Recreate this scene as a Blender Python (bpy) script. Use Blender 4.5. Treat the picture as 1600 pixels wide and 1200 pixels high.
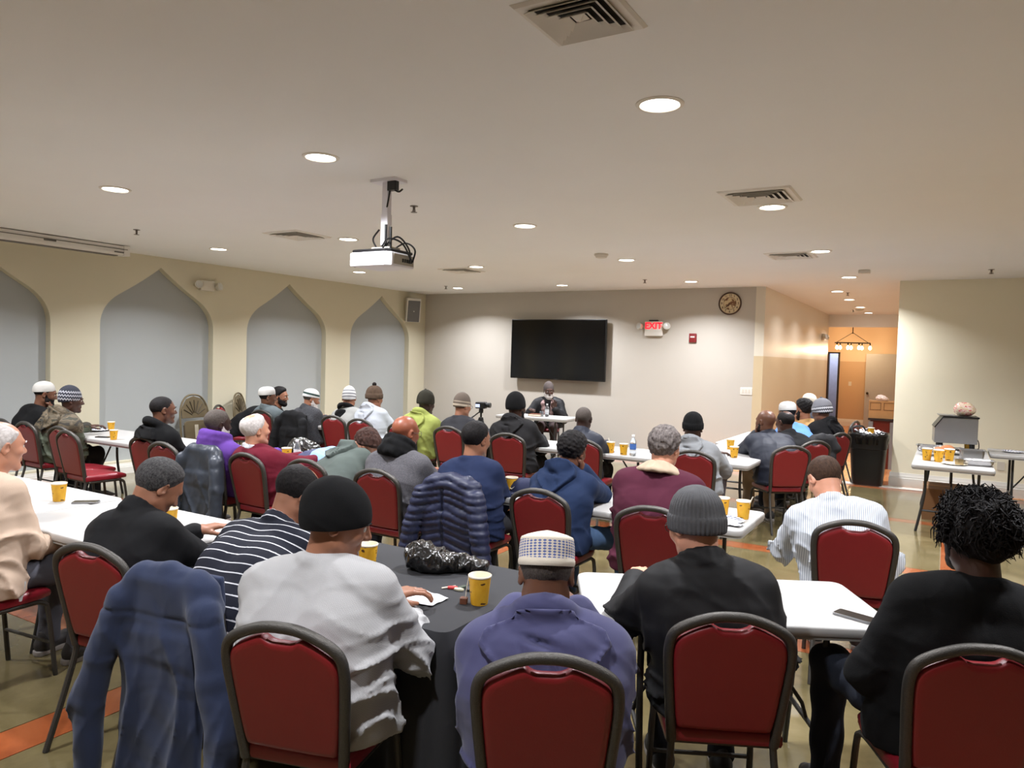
import bpy, bmesh, math, random
import numpy as np
from mathutils import Vector, Matrix, Euler

for _o in list(bpy.data.objects):
    bpy.data.objects.remove(_o)
SC = bpy.context.scene
COL = SC.collection
random.seed(7)

# ------------------------------------------------------------------ camera
CAMH = 1.75
YAW, PITCH, ROLL = 30.6145, -2.1911, math.degrees(math.atan(0.028))
cy, sy = math.cos(math.radians(YAW)), math.sin(math.radians(YAW))
cp, sp = math.cos(math.radians(PITCH)), math.sin(math.radians(PITCH))
cf = Vector((-sy * cp, cy * cp, sp)); cr = Vector((cy, sy, 0)); cu = cr.cross(cf)
c_, s_ = math.cos(math.radians(ROLL)), math.sin(math.radians(ROLL))
cr2 = cr * c_ + cu * s_; cu2 = cu * c_ - cr * s_
cam_d = bpy.data.cameras.new('camera'); cam = bpy.data.objects.new('camera', cam_d); COL.objects.link(cam)
cam.matrix_world = Matrix(((cr2.x, cu2.x, -cf.x, 0), (cr2.y, cu2.y, -cf.y, 0), (cr2.z, cu2.z, -cf.z, CAMH), (0, 0, 0, 1)))
cam_d.sensor_width = 36; cam_d.lens = 1150 / 1600 * 36; cam_d.clip_start = .05; cam_d.clip_end = 100
SC.camera = cam

# ------------------------------------------------------------------ world, exposure, light levels
W = bpy.data.worlds.new('world'); SC.world = W; W.use_nodes = True
W.node_tree.nodes['Background'].inputs[0].default_value = (.9, .92, 1, 1)
W.node_tree.nodes['Background'].inputs[1].default_value = .02
vs = SC.view_settings
vs.view_transform = 'Standard'; vs.look = 'None'; vs.gamma = 1; vs.use_curve_mapping = False
vs.exposure = 0.2
LIGHT_W = 52.0          # each recessed ceiling light
LIGHT_C = (.965, .985, 1.04)
HALL_W = 17.0
CHAND_W = 11.0          # each chandelier bulb

# ------------------------------------------------------------------ materials
def lin(c):
    return tuple(((v / 255) / 12.92 if v / 255 <= .04045 else ((v / 255 + .055) / 1.055) ** 2.4) for v in c[:3])
MATS = {}
def nt_new(name):
    m = bpy.data.materials.new(name); m.use_nodes = True
    nt = m.node_tree; b = nt.nodes['Principled BSDF']
    return m, nt, b
def N(nt, t, **kw):
    n = nt.nodes.new(t)
    for k, v in kw.items(): setattr(n, k, v)
    return n
def mixcol(nt, fac, a, b):
    n = N(nt, 'ShaderNodeMix', data_type='RGBA')
    for s, v in ((0, fac), (6, a), (7, b)):
        if hasattr(v, 'node'): nt.links.new(v, n.inputs[s])
        else: n.inputs[s].default_value = v if s == 0 else (*v, 1)
    return n.outputs[2]
def math_(nt, op, a, b=None):
    n = N(nt, 'ShaderNodeMath', operation=op)
    for i, v in enumerate((a, b)):
        if v is None: continue
        if hasattr(v, 'node'): nt.links.new(v, n.inputs[i])
        else: n.inputs[i].default_value = v
    return n.outputs[0]
def ramp(nt, fac, stops, const=False):
    n = N(nt, 'ShaderNodeValToRGB'); cr_ = n.color_ramp
    if const: cr_.interpolation = 'CONSTANT'
    while len(cr_.elements) < len(stops): cr_.elements.new(.5)
    for e, (p, c) in zip(cr_.elements, stops): e.position = p; e.color = (*c, 1)
    nt.links.new(fac, n.inputs[0]); return n.outputs[0]
def objco(nt):
    return N(nt, 'ShaderNodeTexCoord').outputs['Object']
def noise(nt, co, scale, detail=3, rough=.55, dist=0):
    n = N(nt, 'ShaderNodeTexNoise'); n.inputs['Scale'].default_value = scale
    n.inputs['Detail'].default_value = detail; n.inputs['Roughness'].default_value = rough
    n.inputs['Distortion'].default_value = dist
    if co is not None: nt.links.new(co, n.inputs['Vector'])
    return n.outputs['Fac']
def scaleco(nt, co, s):
    n = N(nt, 'ShaderNodeMapping'); n.inputs['Scale'].default_value = s
    nt.links.new(co, n.inputs['Vector']); return n.outputs['Vector']
def setbump(nt, b, h, strength, dist=.01):
    n = N(nt, 'ShaderNodeBump'); n.inputs['Strength'].default_value = strength; n.inputs['Distance'].default_value = dist
    nt.links.new(h, n.inputs['Height']); nt.links.new(n.outputs[0], b.inputs['Normal'])
def pm(name, col, rough=.6, metal=0, var=.12, scale=12, bump=0, bscale=120, stretch=None, coat=0, sheen=0, emit=None, trans=0, spec=None):
    if name in MATS: return MATS[name]
    m, nt, b = nt_new(name); c = lin(col); co = objco(nt)
    dk = tuple(v * (1 - var) for v in c); lt = tuple(min(1, v * (1 + var)) for v in c)
    f = noise(nt, co, scale)
    nt.links.new(mixcol(nt, f, dk, lt), b.inputs['Base Color'])
    b.inputs['Roughness'].default_value = rough; b.inputs['Metallic'].default_value = metal
    if coat: b.inputs['Coat Weight'].default_value = coat; b.inputs['Coat Roughness'].default_value = .12
    if sheen: b.inputs['Sheen Weight'].default_value = sheen; b.inputs['Sheen Roughness'].default_value = .5
    if trans: b.inputs['Transmission Weight'].default_value = trans; b.inputs['IOR'].default_value = 1.33
    if spec is not None: b.inputs['Specular IOR Level'].default_value = spec
    if bump:
        bc = scaleco(nt, co, stretch) if stretch else co
        setbump(nt, b, noise(nt, bc, bscale, 4), bump, .004)
    if emit:
        b.inputs['Emission Color'].default_value = (*emit[0], 1); b.inputs['Emission Strength'].default_value = emit[1]
    MATS[name] = m; return m

# ------------------------------------------------------------------ objects
def finish(o, parent=None, loc=None, rot=None, label=None, cat=None, group=None, kind=None):
    COL.objects.link(o)
    if parent is not None: o.parent = parent
    if loc is not None: o.location = loc
    if rot is not None: o.rotation_euler = rot
    if label: o['label'] = label
    if cat: o['category'] = cat
    if group: o['group'] = group
    if kind: o['kind'] = kind
    return o
def O(name, mesh, parent=None, **kw):
    return finish(bpy.data.objects.new(name, mesh), parent, **kw)
def E(name, loc=(0, 0, 0), rz=0, **kw):
    o = bpy.data.objects.new(name, None); o.empty_display_size = .1
    return finish(o, None, loc=loc, rot=(0, 0, rz), **kw)
def mesh_np(name, V, F, mat, smooth=True, mats=None, midx=None):
    V = np.asarray(V, np.float32); F = np.asarray(F, np.int32)
    me = bpy.data.meshes.new(name); n = F.shape[1]
    me.vertices.add(len(V)); me.vertices.foreach_set('co', V.ravel())
    me.loops.add(F.size); me.loops.foreach_set('vertex_index', F.ravel())
    me.polygons.add(len(F)); me.polygons.foreach_set('loop_start', np.arange(0, F.size, n, dtype=np.int32))
    if smooth: me.polygons.foreach_set('use_smooth', np.ones(len(F), bool))
    for m in (mats or [mat]): me.materials.append(m)
    if midx is not None: me.polygons.foreach_set('material_index', np.asarray(midx, np.int32))
    me.update(calc_edges=True); me.validate()
    return me

class MB:
    """collects shapes into one mesh"""
    def __init__(s): s.v = []; s.f = []; s.m = []; s.cur = 0
    def add(s, vs, fs):
        o = len(s.v); s.v += [tuple(v) for v in vs]; s.f += [tuple(i + o for i in f) for f in fs]; s.m += [s.cur] * len(fs); return s
    def mat(s, i): s.cur = i; return s
    def box(s, c, d, M=None):
        x, y, z = d[0] / 2, d[1] / 2, d[2] / 2
        vs = [Vector((a * x, b * y, e * z)) for e in (-1, 1) for b in (-1, 1) for a in (-1, 1)]
        if M is not None: vs = [M @ v for v in vs]
        vs = [v + Vector(c) for v in vs]
        return s.add(vs, [(0, 2, 3, 1), (4, 5, 7, 6), (0, 1, 5, 4), (2, 6, 7, 3), (0, 4, 6, 2), (1, 3, 7, 5)])
    def bar(s, lo, hi):
        return s.box([(a + b) / 2 for a, b in zip(lo, hi)], [abs(b - a) for a, b in zip(lo, hi)])
    def tube(s, pts, r, seg=10, closed=False, cap=True, flat=None):
        pts = [Vector(p) for p in pts]; n = len(pts); rs = r if isinstance(r, (list, tuple)) else [r] * n
        vs = []; ref = None
        for i, p in enumerate(pts):
            if closed: t = pts[(i + 1) % n] - pts[i - 1]
            else: t = pts[min(i + 1, n - 1)] - pts[max(i - 1, 0)]
            if t.length < 1e-9: t = Vector((0, 0, 1))
            t.normalize()
            if ref is None:
                ref = Vector(flat) if flat else (Vector((0, 0, 1)) if abs(t.z) < .9 else Vector((1, 0, 0)))
            a = t.cross(ref)
            if a.length < 1e-6: a = t.orthogonal()
            a.normalize(); b = a.cross(t).normalized(); 
            if not flat: ref = b
            for k in range(seg):
                q = 2 * math.pi * k / seg; vs.append(p + (a * math.cos(q) + b * math.sin(q)) * rs[i])
        fs = []
        m = n if closed else n - 1
        for i in range(m):
            for k in range(seg):
                j = (i + 1) % n
                fs.append((i * seg + k, i * seg + (k + 1) % seg, j * seg + (k + 1) % seg, j * seg + k))
        if cap and not closed:
            fs.append(tuple(range(seg))[::-1]); fs.append(tuple((n - 1) * seg + k for k in range(seg)))
        return s.add(vs, fs)
    def lathe(s, prof, seg=24, c=(0, 0, 0), sx=1, sy_=1, M=None, caps='both'):
        vs = []; fs = []
        for r, z in prof:
            for k in range(seg):
                q = 2 * math.pi * k / seg; v = Vector((r * math.cos(q) * sx, r * math.sin(q) * sy_, z))
                if M is not None: v = M @ v
                vs.append(v + Vector(c))
        for i in range(len(prof) - 1):
            for k in range(seg):
                fs.append((i * seg + k, i * seg + (k + 1) % seg, (i + 1) * seg + (k + 1) % seg, (i + 1) * seg + k))
        if caps in ('both', 'first'): fs.append(tuple(range(seg))[::-1])
        if caps == 'both': fs.append(tuple((len(prof) - 1) * seg + k for k in range(seg)))
        return s.add(vs, fs)
    def prism(s, outline, lo, hi, axis='z', bev=0):
        """outline: 2d ccw list, extruded lo..hi, edges rounded by bev"""
        n = len(outline); cx = sum(p[0] for p in outline) / n; cy_ = sum(p[1] for p in outline) / n
        def ring(z, ins):
            out = []
            for i, p in enumerate(outline):
                a = outline[i - 1]; b = outline[(i + 1) % n]
                tx, ty = b[0] - a[0], b[1] - a[1]; l = math.hypot(tx, ty) or 1
                x, y = p[0] - ty / l * ins, p[1] + tx / l * ins
                out.append((x, y, z) if axis == 'z' else ((x, z, y) if axis == 'y' else (z, x, y)))
            return out
        lv = [(lo, bev), (lo + bev * .3, bev * .3), (lo + bev, 0), (hi - bev, 0), (hi - bev * .3, bev * .3), (hi, bev)] if bev else [(lo, 0), (hi, 0)]
        vs = []; fs = []
        for z, i_ in lv: vs += ring(z, i_)
        for r in range(len(lv) - 1):
            for k in range(n): fs.append((r * n + k, r * n + (k + 1) % n, (r + 1) * n + (k + 1) % n, (r + 1) * n + k))
        fs.append(tuple(range(n))[::-1]); fs.append(tuple((len(lv) - 1) * n + k for k in range(n)))
        if axis == 'y': fs = [f[::-1] for f in fs]
        return s.add(vs, fs)
    def mesh(s, name, mat, smooth=False, angle=None):
        me = bpy.data.meshes.new(name); me.from_pydata(s.v, [], s.f)
        ms = mat if isinstance(mat, (list, tuple)) else [mat]
        for m in ms: me.materials.append(m)
        if len(ms) > 1: me.polygons.foreach_set('material_index', np.array(s.m, np.int32))
        me.update()
        if smooth:
            me.polygons.foreach_set('use_smooth', np.ones(len(s.f), bool))
            me.set_sharp_from_angle(angle=math.radians(angle or 40))
        return me
    def build(s, name, mat, parent=None, smooth=False, angle=None, **kw):
        return O(name, s.mesh(name, mat, smooth, angle), parent, **kw)
def rrect(x0, x1, y0, y1, r, n=5):
    out = []
    for (cx, cy_, a0) in ((x1 - r, y0 + r, -90), (x1 - r, y1 - r, 0), (x0 + r, y1 - r, 90), (x0 + r, y0 + r, 180)):
        for k in range(n + 1):
            q = math.radians(a0 + 90 * k / n); out.append((cx + r * math.cos(q), cy_ + r * math.sin(q)))
    return out
def bez(p0, p1, p2, n=8):
    p0, p1, p2 = map(Vector, (p0, p1, p2))
    return [p0 * (1 - t) ** 2 + p1 * 2 * t * (1 - t) + p2 * t * t for t in [i / n for i in range(n + 1)]]
def smoothpath(pts, n=6):
    """catmull-rom"""
    P = [Vector(p) for p in pts]; P = [P[0] * 2 - P[1]] + P + [P[-1] * 2 - P[-2]]; out = []
    for i in range(1, len(P) - 2):
        for k in range(n):
            t = k / n
            out.append(.5 * ((2 * P[i]) + (P[i + 1] - P[i - 1]) * t + (2 * P[i - 1] - 5 * P[i] + 4 * P[i + 1] - P[i + 2]) * t * t + (3 * P[i] - P[i - 1] - 3 * P[i + 1] + P[i + 2]) * t ** 3))
    out.append(P[-2]); return out

# ------------------------------------------------------------------ implicit surfaces (smooth unions meshed with surface nets)
class SDF:
    def __init__(s, lo, hi, h):
        s.h = h; s.lo = np.array(lo, np.float32)
        n = [int(math.ceil((b - a) / h)) + 1 for a, b in zip(lo, hi)]
        s.ax = [(s.lo[i] + h * np.arange(n[i])).astype(np.float32) for i in range(3)]
        s.D = np.full(n, .25, np.float32)
    def sub(s, lo, hi):
        sl = []
        for i in range(3):
            a = int(max(0, math.floor((lo[i] - s.lo[i]) / s.h))); b = int(min(len(s.ax[i]), math.ceil((hi[i] - s.lo[i]) / s.h) + 1))
            if b <= a: return None
            sl.append(slice(a, b))
        sl = tuple(sl)
        return sl, s.ax[0][sl[0]][:, None, None], s.ax[1][sl[1]][None, :, None], s.ax[2][sl[2]][None, None, :]
    def grid(s): return s.ax[0][:, None, None], s.ax[1][None, :, None], s.ax[2][None, None, :]
    def merge(s, sl, d, k, op):
        A = s.D[sl]
        if op == '+':
            if k > 0:
                h = np.maximum(k - np.abs(A - d), 0) / k; s.D[sl] = np.minimum(A, d) - h * h * k * .25
            else: s.D[sl] = np.minimum(A, d)
        else:
            d = -d
            if k > 0:
                h = np.maximum(k - np.abs(A - d), 0) / k; s.D[sl] = np.maximum(A, d) + h * h * k * .25
            else: s.D[sl] = np.maximum(A, d)
    def cap(s, a, b, ra, rb=None, k=.03, op='+'):
        rb = ra if rb is None else rb; a = np.array(a, np.float32); b = np.array(b, np.float32)
        m = max(ra, rb) + k + 3 * s.h
        g = s.sub(np.minimum(a, b) - m, np.maximum(a, b) + m)
        if g is None: return s
        sl, x, y, z = g; ba = b - a; L = float(ba @ ba) + 1e-12
        px, py, pz = x - a[0], y - a[1], z - a[2]
        t = np.clip((px * ba[0] + py * ba[1] + pz * ba[2]) / L, 0, 1)
        d = np.sqrt((px - ba[0] * t) ** 2 + (py - ba[1] * t) ** 2 + (pz - ba[2] * t) ** 2) - (ra + (rb - ra) * t)
        s.merge(sl, d, k, op); return s
    def ell(s, c, r, k=.03, op='+', R=None):
        c = np.array(c, np.float32); m = max(r) + k + 3 * s.h
        g = s.sub(c - m, c + m)
        if g is None: return s
        sl, x, y, z = g; px, py, pz = x - c[0], y - c[1], z - c[2]
        if R is not None:
            R = np.array(R, np.float32)      # rows = local axes
            px, py, pz = (R[i][0] * px + R[i][1] * py + R[i][2] * pz for i in range(3))
        k0 = np.sqrt((px / r[0]) ** 2 + (py / r[1]) ** 2 + (pz / r[2]) ** 2)
        k1 = np.sqrt((px / r[0] ** 2) ** 2 + (py / r[1] ** 2) ** 2 + (pz / r[2] ** 2) ** 2) + 1e-6
        s.merge(sl, (k0 * (k0 - 1) / k1).astype(np.float32), k, op); return s
    def rbox(s, c, hb, r, k=.03, op='+', R=None):
        c = np.array(c, np.float32); m = float(np.linalg.norm(hb)) + k + 3 * s.h
        g = s.sub(c - m, c + m)
        if g is None: return s
        sl, x, y, z = g; px, py, pz = x - c[0], y - c[1], z - c[2]
        if R is not None:
            R = np.array(R, np.float32)
            px, py, pz = (R[i][0] * px + R[i][1] * py + R[i][2] * pz for i in range(3))
        q = [np.abs(p) - (b - r) for p, b in zip((px, py, pz), hb)]
        d = np.sqrt(sum(np.maximum(v, 0) ** 2 for v in q)) + np.minimum(np.maximum(np.maximum(q[0], q[1]), q[2]), 0) - r
        s.merge(sl, d.astype(np.float32), k, op); return s
    def chain(s, pts, rs, k=.03):
        for i in range(len(pts) - 1): s.cap(pts[i], pts[i + 1], rs[i], rs[i + 1], k)
        return s
    def nets(s):
        D = s.D.copy(); D[0] = D[-1] = .1; D[:, 0] = D[:, -1] = .1; D[:, :, 0] = D[:, :, -1] = .1
        ins = D < 0; nx, ny, nz = D.shape
        cnt = np.zeros((nx - 1, ny - 1, nz - 1), np.int8)
        offs = [(i, j, k) for i in (0, 1) for j in (0, 1) for k in (0, 1)]
        for (i, j, k) in offs: cnt += ins[i:nx - 1 + i, j:ny - 1 + j, k:nz - 1 + k]
        act = (cnt > 0) & (cnt < 8); idx = np.argwhere(act)
        if len(idx) == 0: return np.zeros((0, 3)), np.zeros((0, 4), int)
        cv = {o: D[idx[:, 0] + o[0], idx[:, 1] + o[1], idx[:, 2] + o[2]] for o in offs}
        acc = np.zeros((len(idx), 3), np.float32); w = np.zeros(len(idx), np.float32)
        for a in offs:
            for ax in range(3):
                if a[ax]: continue
                b = list(a); b[ax] = 1; b = tuple(b)
                va, vb = cv[a], cv[b]; mk = (va < 0) != (vb < 0)
                t = np.where(mk, va / np.where(mk, va - vb, 1), 0)
                for q in range(3): acc[:, q] += np.where(mk, a[q] + (t if q == ax else 0), 0)
                w += mk
        V = (idx + acc / w[:, None]) * s.h + s.lo
        ID = np.full(act.shape, -1, np.int32); ID[act] = np.arange(len(idx)); F = []
        for ax in range(3):
            u, v = [(1, 2), (2, 0), (0, 1)][ax]
            sa = [slice(None)] * 3; sb = [slice(None)] * 3
            sa[ax] = slice(0, -1); sb[ax] = slice(1, None)
            A, B = ins[tuple(sa)], ins[tuple(sb)]
            for flip, ch in ((False, A & ~B), (True, ~A & B)):
                e = np.argwhere(ch)
                e = e[(e[:, u] > 0) & (e[:, v] > 0) & (e[:, u] < D.shape[u] - 1) & (e[:, v] < D.shape[v] - 1)]
                if not len(e): continue
                qs = []
                for (du, dv) in ((-1, -1), (0, -1), (0, 0), (-1, 0)):
                    c = e.copy(); c[:, u] += du; c[:, v] += dv; qs.append(ID[c[:, 0], c[:, 1], c[:, 2]])
                q = np.stack(qs, 1); F.append(q[:, ::-1] if flip else q)
        F = np.concatenate(F); F = F[(F >= 0).all(1)]
        return V, F
def sinnoise(x, y, z, f, seed, n=5):
    rg = np.random.RandomState(seed); out = 0
    for _ in range(n):
        d = rg.normal(size=3); d /= np.linalg.norm(d); d *= f * rg.uniform(.7, 1.4)
        out = out + np.sin(x * d[0] + y * d[1] + z * d[2] + rg.uniform(0, 6.28))
    return out / n
# ------------------------------------------------------------------ room shell
CH = 3.0
XL, YB, XH, YR, XR, YE = -9.6, 12.53, -2.63, 12.15, -.66, 20.0
def wallmat(name, col, rough=.75):
    m, nt, b = nt_new(name); co = objco(nt); c = lin(col)
    nt.links.new(mixcol(nt, noise(nt, co, 1.3, 4), tuple(v * .97 for v in c), tuple(min(1, v * 1.02) for v in c)), b.inputs['Base Color'])
    b.inputs['Roughness'].default_value = rough; b.inputs['Specular IOR Level'].default_value = .3
    setbump(nt, b, noise(nt, co, 160, 3), .06, .003); return m
M_wall = wallmat('wall_cream', (214, 207, 183), .6)
M_wallr = wallmat('wall_cream_light', (240, 233, 208), .55)
M_back = wallmat('wall_offwhite', (194, 188, 178), .6)
M_niche = wallmat('wall_grey', (172, 176, 176))
M_ceil = wallmat('ceiling_paint', (240, 240, 238), .9)
M_tan = wallmat('wall_tan', (196, 168, 130), .4)
M_white = pm('white_trim', (228, 226, 218), .35, var=.02)
def twotone(name, up, lo, zs, rough):
    m, nt, b = nt_new(name); co = objco(nt)
    s = N(nt, 'ShaderNodeSeparateXYZ'); nt.links.new(co, s.inputs[0])
    f = math_(nt, 'GREATER_THAN', s.outputs[2], zs)
    nt.links.new(mixcol(nt, f, lin(lo), lin(up)), b.inputs['Base Color']); b.inputs['Roughness'].default_value = rough
    setbump(nt, b, noise(nt, co, 120, 3), .05, .003); return m
M_hall = twotone('hall_two_tone_paint', (224, 217, 200), (205, 186, 152), 1.86, .3)
M_orange = twotone('lobby_two_tone_paint', (238, 214, 182), (208, 178, 142), 1.86, .5)
def concrete(name, a, b_, c):
    m, nt, b = nt_new(name); co = N(nt, 'ShaderNodeNewGeometry').outputs['Position']
    n1 = noise(nt, co, 1.6, 6, .62, .8); n2 = noise(nt, co, 9, 5, .6, .3)
    base = ramp(nt, n1, [(.3, lin(a)), (.5, lin(b_)), (.72, lin(c))])
    nt.links.new(mixcol(nt, math_(nt, 'MULTIPLY', n2, .5), base, tuple(v * .55 for v in lin(b_))), b.inputs['Base Color'])
    nt.links.new(math_(nt, 'MULTIPLY_ADD', n2, .16), b.inputs['Roughness'])
    nt.nodes[-1].inputs[2].default_value = .1
    b.inputs['Coat Weight'].default_value = .35; b.inputs['Coat Roughness'].default_value = .08
    setbump(nt, b, n2, .05, .002); return m
M_slab = concrete('stained_concrete_olive', (92, 82, 54), (118, 106, 73), (136, 123, 90))
M_band = concrete('stained_concrete_orange', (138, 70, 40), (162, 88, 50), (176, 108, 68))
M_sq = concrete('stained_concrete_slate', (60, 58, 58), (78, 76, 76), (95, 90, 86))
M_joint = pm('floor_joint', (150, 138, 110), .7)
m, nt, b = nt_new('hall_wood'); co = objco(nt)
nt.links.new(ramp(nt, noise(nt, scaleco(nt, co, (9, .8, 1)), 3, 4), [(.3, lin((176, 112, 64))), (.7, lin((214, 150, 94)))]), b.inputs['Base Color'])
b.inputs['Roughness'].default_value = .25; M_wood = m

floor = MB().bar((-9.75, -3.2, -.15), (5.2, 12.0, -.006)).build('floor', M_joint, kind='structure')
bx = [(-7.16, -6.92), (-3.58, -3.34), (0.01, .25), (3.6, 3.84)]
by = [(-2.2, -1.98), (.1, .32), (2.4, 2.62), (4.72, 4.94), (7.04, 7.26), (9.36, 9.54), (11.66, 11.84)]
def spans(bands, lo, hi):
    out = []; p = lo
    for a, b2 in bands:
        out.append((p, a, 0)); out.append((a, b2, 1)); p = b2
    out.append((p, hi, 0)); return out
g = .006
for (x0, x1, kx) in spans(bx, -9.6, 5.0):
    for (y0, y1, ky) in spans(by, -3.0, 11.95):
        mt, nm = ((M_slab, 'floor_slab'), (M_band, 'floor_band'), (M_sq, 'floor_corner_square'))[kx + ky]
        if kx + ky == 0:
            nxs = 2 if x1 - x0 > 2 else 1
            for i in range(nxs):
                a = x0 + (x1 - x0) * i / nxs; c = x0 + (x1 - x0) * (i + 1) / nxs
                MB().bar((a + g / 2, y0 + g / 2, -.02), (c - g / 2, y1 - g / 2, 0)).build(nm, mt, floor)
        else:
            MB().bar((x0 + g / 2, y0 + g / 2, -.02), (x1 - g / 2, y1 - g / 2, 0)).build(nm, mt, floor)
MB().bar((-4.6, 12.0, -.15), (1.2, 23.8, 0)).build('floor_hall', M_wood, kind='structure')
MB().prism([(-2.6, 11.84), (-.05, 11.84), (-.05, 12.02), (-2.6, 12.02)], 0, .012, bev=.004).build('trim_1', M_white, kind='structure')

MB().bar((-9.75, -3.2, CH), (5.2, YE + .15, CH + .15)).build('ceiling', M_ceil, kind='structure')

# left wall with pointed niches
def arch(yc, hw=.865):
    R = [(yc + hw, .17), (yc + hw, 2.0)]
    R += [(p.x, p.y) for p in bez((yc + hw, 2.0, 0), (yc + hw, 2.27, 0), (yc + .60, 2.435, 0), 8)][1:]
    R += [(p.x, p.y) for p in bez((yc + .60, 2.435, 0), (yc + .26, 2.64, 0), (yc, 2.85, 0), 6)][1:]
    return R + [(2 * yc - a, b2) for a, b2 in R[::-1][1:]]
ARCH = [-.62, 1.73, 4.08, 6.43, 8.78, 11.13]
def wall_with_holes():
    bm = bmesh.new(); allE = []
    def loop(pts):
        vs = [bm.verts.new((XL, y, z)) for y, z in pts]
        es = [bm.edges.new((vs[i], vs[(i + 1) % len(vs)])) for i in range(len(vs))]
        allE.extend(es); return vs
    loop([(-3.15, 0), (YB + .15, 0), (YB + .15, CH), (-3.15, CH)])
    loops = [loop(arch(c)) for c in ARCH]
    bmesh.ops.triangle_fill(bm, edges=allE, use_beauty=True)
    for vs in loops:
        bk = [bm.verts.new((XL - .11, v.co.y, v.co.z)) for v in vs]
        for i in range(len(vs)):
            j = (i + 1) % len(vs); bm.faces.new((vs[i], vs[j], bk[j], bk[i]))
    me = bpy.data.meshes.new('wall_left'); bmesh.ops.recalc_face_normals(bm, faces=bm.faces); bm.to_mesh(me); bm.free()
    me.materials.append(M_wall); return me
wl = O('wall_left', wall_with_holes(), kind='structure')
for c in ARCH:
    pts = arch(c); mb = MB(); n = len(pts)
    mb.add([(XL - .11, y, z) for y, z in pts] + [(XL - .16, y, z) for y, z in pts],
           [tuple(range(n)), tuple(range(n, 2 * n))[::-1]] + [(i, i + n, (i + 1) % n + n, (i + 1) % n) for i in range(n)])
    mb.build('niche_panel', M_niche, wl, label='grey painted pointed niche panel')
MB().bar((XL - .3, -3.2, -.05), (XL - .17, YB + .3, CH + .1)).build('wall_left_core', M_niche, wl)
MB().bar((XL - .15, YB, 0), (XH, YB + .15, CH)).build('wall_back', M_back, kind='structure')
MB().bar((XH - .15, YB + .15, 0), (XH, YE, CH)).build('wall_hall_left', M_hall, kind='structure')
MB().bar((XH - .15, YB - .001, 0), (XH + .001, YB + .15, CH)).build('trim_2', M_hall, kind='structure')
MB().bar((XR, YR, 0), (5.2, YR + .15, CH)).build('wall_right', M_wallr, kind='structure')
MB().bar((XR, YR + .15, 0), (XR + .15, YE, CH)).build('wall_hall_right', M_hall, kind='structure')
MB().bar((-9.9, -3.2, 0), (5.2, -3.05, CH)).build('wall_rear', M_wall, kind='structure')
MB().bar((5.05, -3.05, 0), (5.2, YR, CH)).build('wall_side', M_wall, kind='structure')
MB().bar((XH, YE - .02, 2.70), (XR, YE + .15, CH)).build('trim_3', M_ceil, kind='structure')
# lobby at the end of the hall
MB().bar((-4.75, YE + .15, 2.86), (1.2, 24.0, 3.0)).build('ceiling_lobby', M_orange, kind='structure')
MB().bar((-4.75, YE, 0), (XH - .15, YE + .15, 3)).build('wall_lobby_near', M_orange, kind='structure')
MB().bar((XR + .15, YE, 0), (1.2, YE + .15, 3)).build('wall_lobby_near_right', M_orange, kind='structure')
MB().bar((-4.9, YE, 0), (-4.75, 24, 3)).build('wall_lobby_left', M_orange, kind='structure')
MB().bar((1.2, YE, 0), (1.35, 24, 3)).build('wall_lobby_right', M_orange, kind='structure')
mb = MB().bar((-4.75, 23.2, 0), (-3.02, 23.35, 2.9)).bar((-2.74, 23.2, 0), (1.2, 23.35, 2.9)).bar((-3.02, 23.2, 2.1), (-2.74, 23.35, 2.9))
mb.build('wall_lobby_far', M_orange, kind='structure')
_L = bpy.data.lights.new('side_room_lamp', 'AREA'); _L.shape = 'DISK'; _L.size = .3; _L.energy = 30; _L.color = (.85, .9, 1)
_lo = bpy.data.objects.new('side_room_lamp', _L); COL.objects.link(_lo); _lo.location = (-2.85, 23.8, 2.8)
M_blue = pm('blue_room_paint', (170, 180, 215), .6); M_dkframe = pm('dark_door_frame', (38, 34, 34), .4)
MB().bar((-3.3, 24.3, 0), (-2.4, 24.4, 2.9)).build('wall_blue_room', M_blue, kind='structure')
d2 = MB().bar((-3.04, 23.16, 0), (-3.0, 23.36, 2.12)).bar((-2.76, 23.16, 0), (-2.71, 23.36, 2.12)).bar((-3.04, 23.16, 2.08), (-2.71, 23.36, 2.12)).build('door_2', M_dkframe, kind='structure')
M_door = pm('grey_door_paint', (178, 180, 180), .4, var=.03); M_brass = pm('door_knob_metal', (90, 84, 76), .3, 1)
d1 = MB().prism([(-2.0, 22.90), (-1.06, 22.90), (-1.06, 22.945), (-2.0, 22.945)], .01, 2.09, bev=.004).build('door_1', M_door, kind='structure')
MB().lathe([(.012, 0), (.012, .03), (.03, .04), (.034, .06), (.024, .075), (.001, .078)], 14, M=Matrix.Rotation(math.pi / 2, 3, 'X'), c=(-1.93, 22.9, .98)).build('door_handle', M_brass, d1, smooth=True)
# baseboards
def baseb(name, p0, p1, nrm, h=.145, t=.022):
    (x0, y0), (x1, y1) = p0, p1; L = math.hypot(x1 - x0, y1 - y0)
    prof = [(0, 0), (t, 0), (t, h * .62), (t * .7, h * .66), (t * .75, h * .72), (t * .45, h * .88), (t * .3, h), (0, h)]
    dx, dy = (x1 - x0) / L, (y1 - y0) / L; mb = MB(); n = len(prof)
    vs = [(px + nrm[0] * a, py + nrm[1] * a, z) for (px, py) in (p0, p1) for a, z in prof]
    fs = [(i, (i + 1) % n, n + (i + 1) % n, n + i) for i in range(n)] + [tuple(range(n)), tuple(range(n, 2 * n))]
    mb.add(vs, fs); return mb.build(name, M_white, kind='structure')
baseb('baseboard_left', (XL, -3), (XL, YB), (1, 0))
baseb('baseboard_back', (XL, YB), (XH, YB), (0, -1))
baseb('baseboard_right', (XR - .02, YR), (5, YR), (0, -1), .20, .03)
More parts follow.
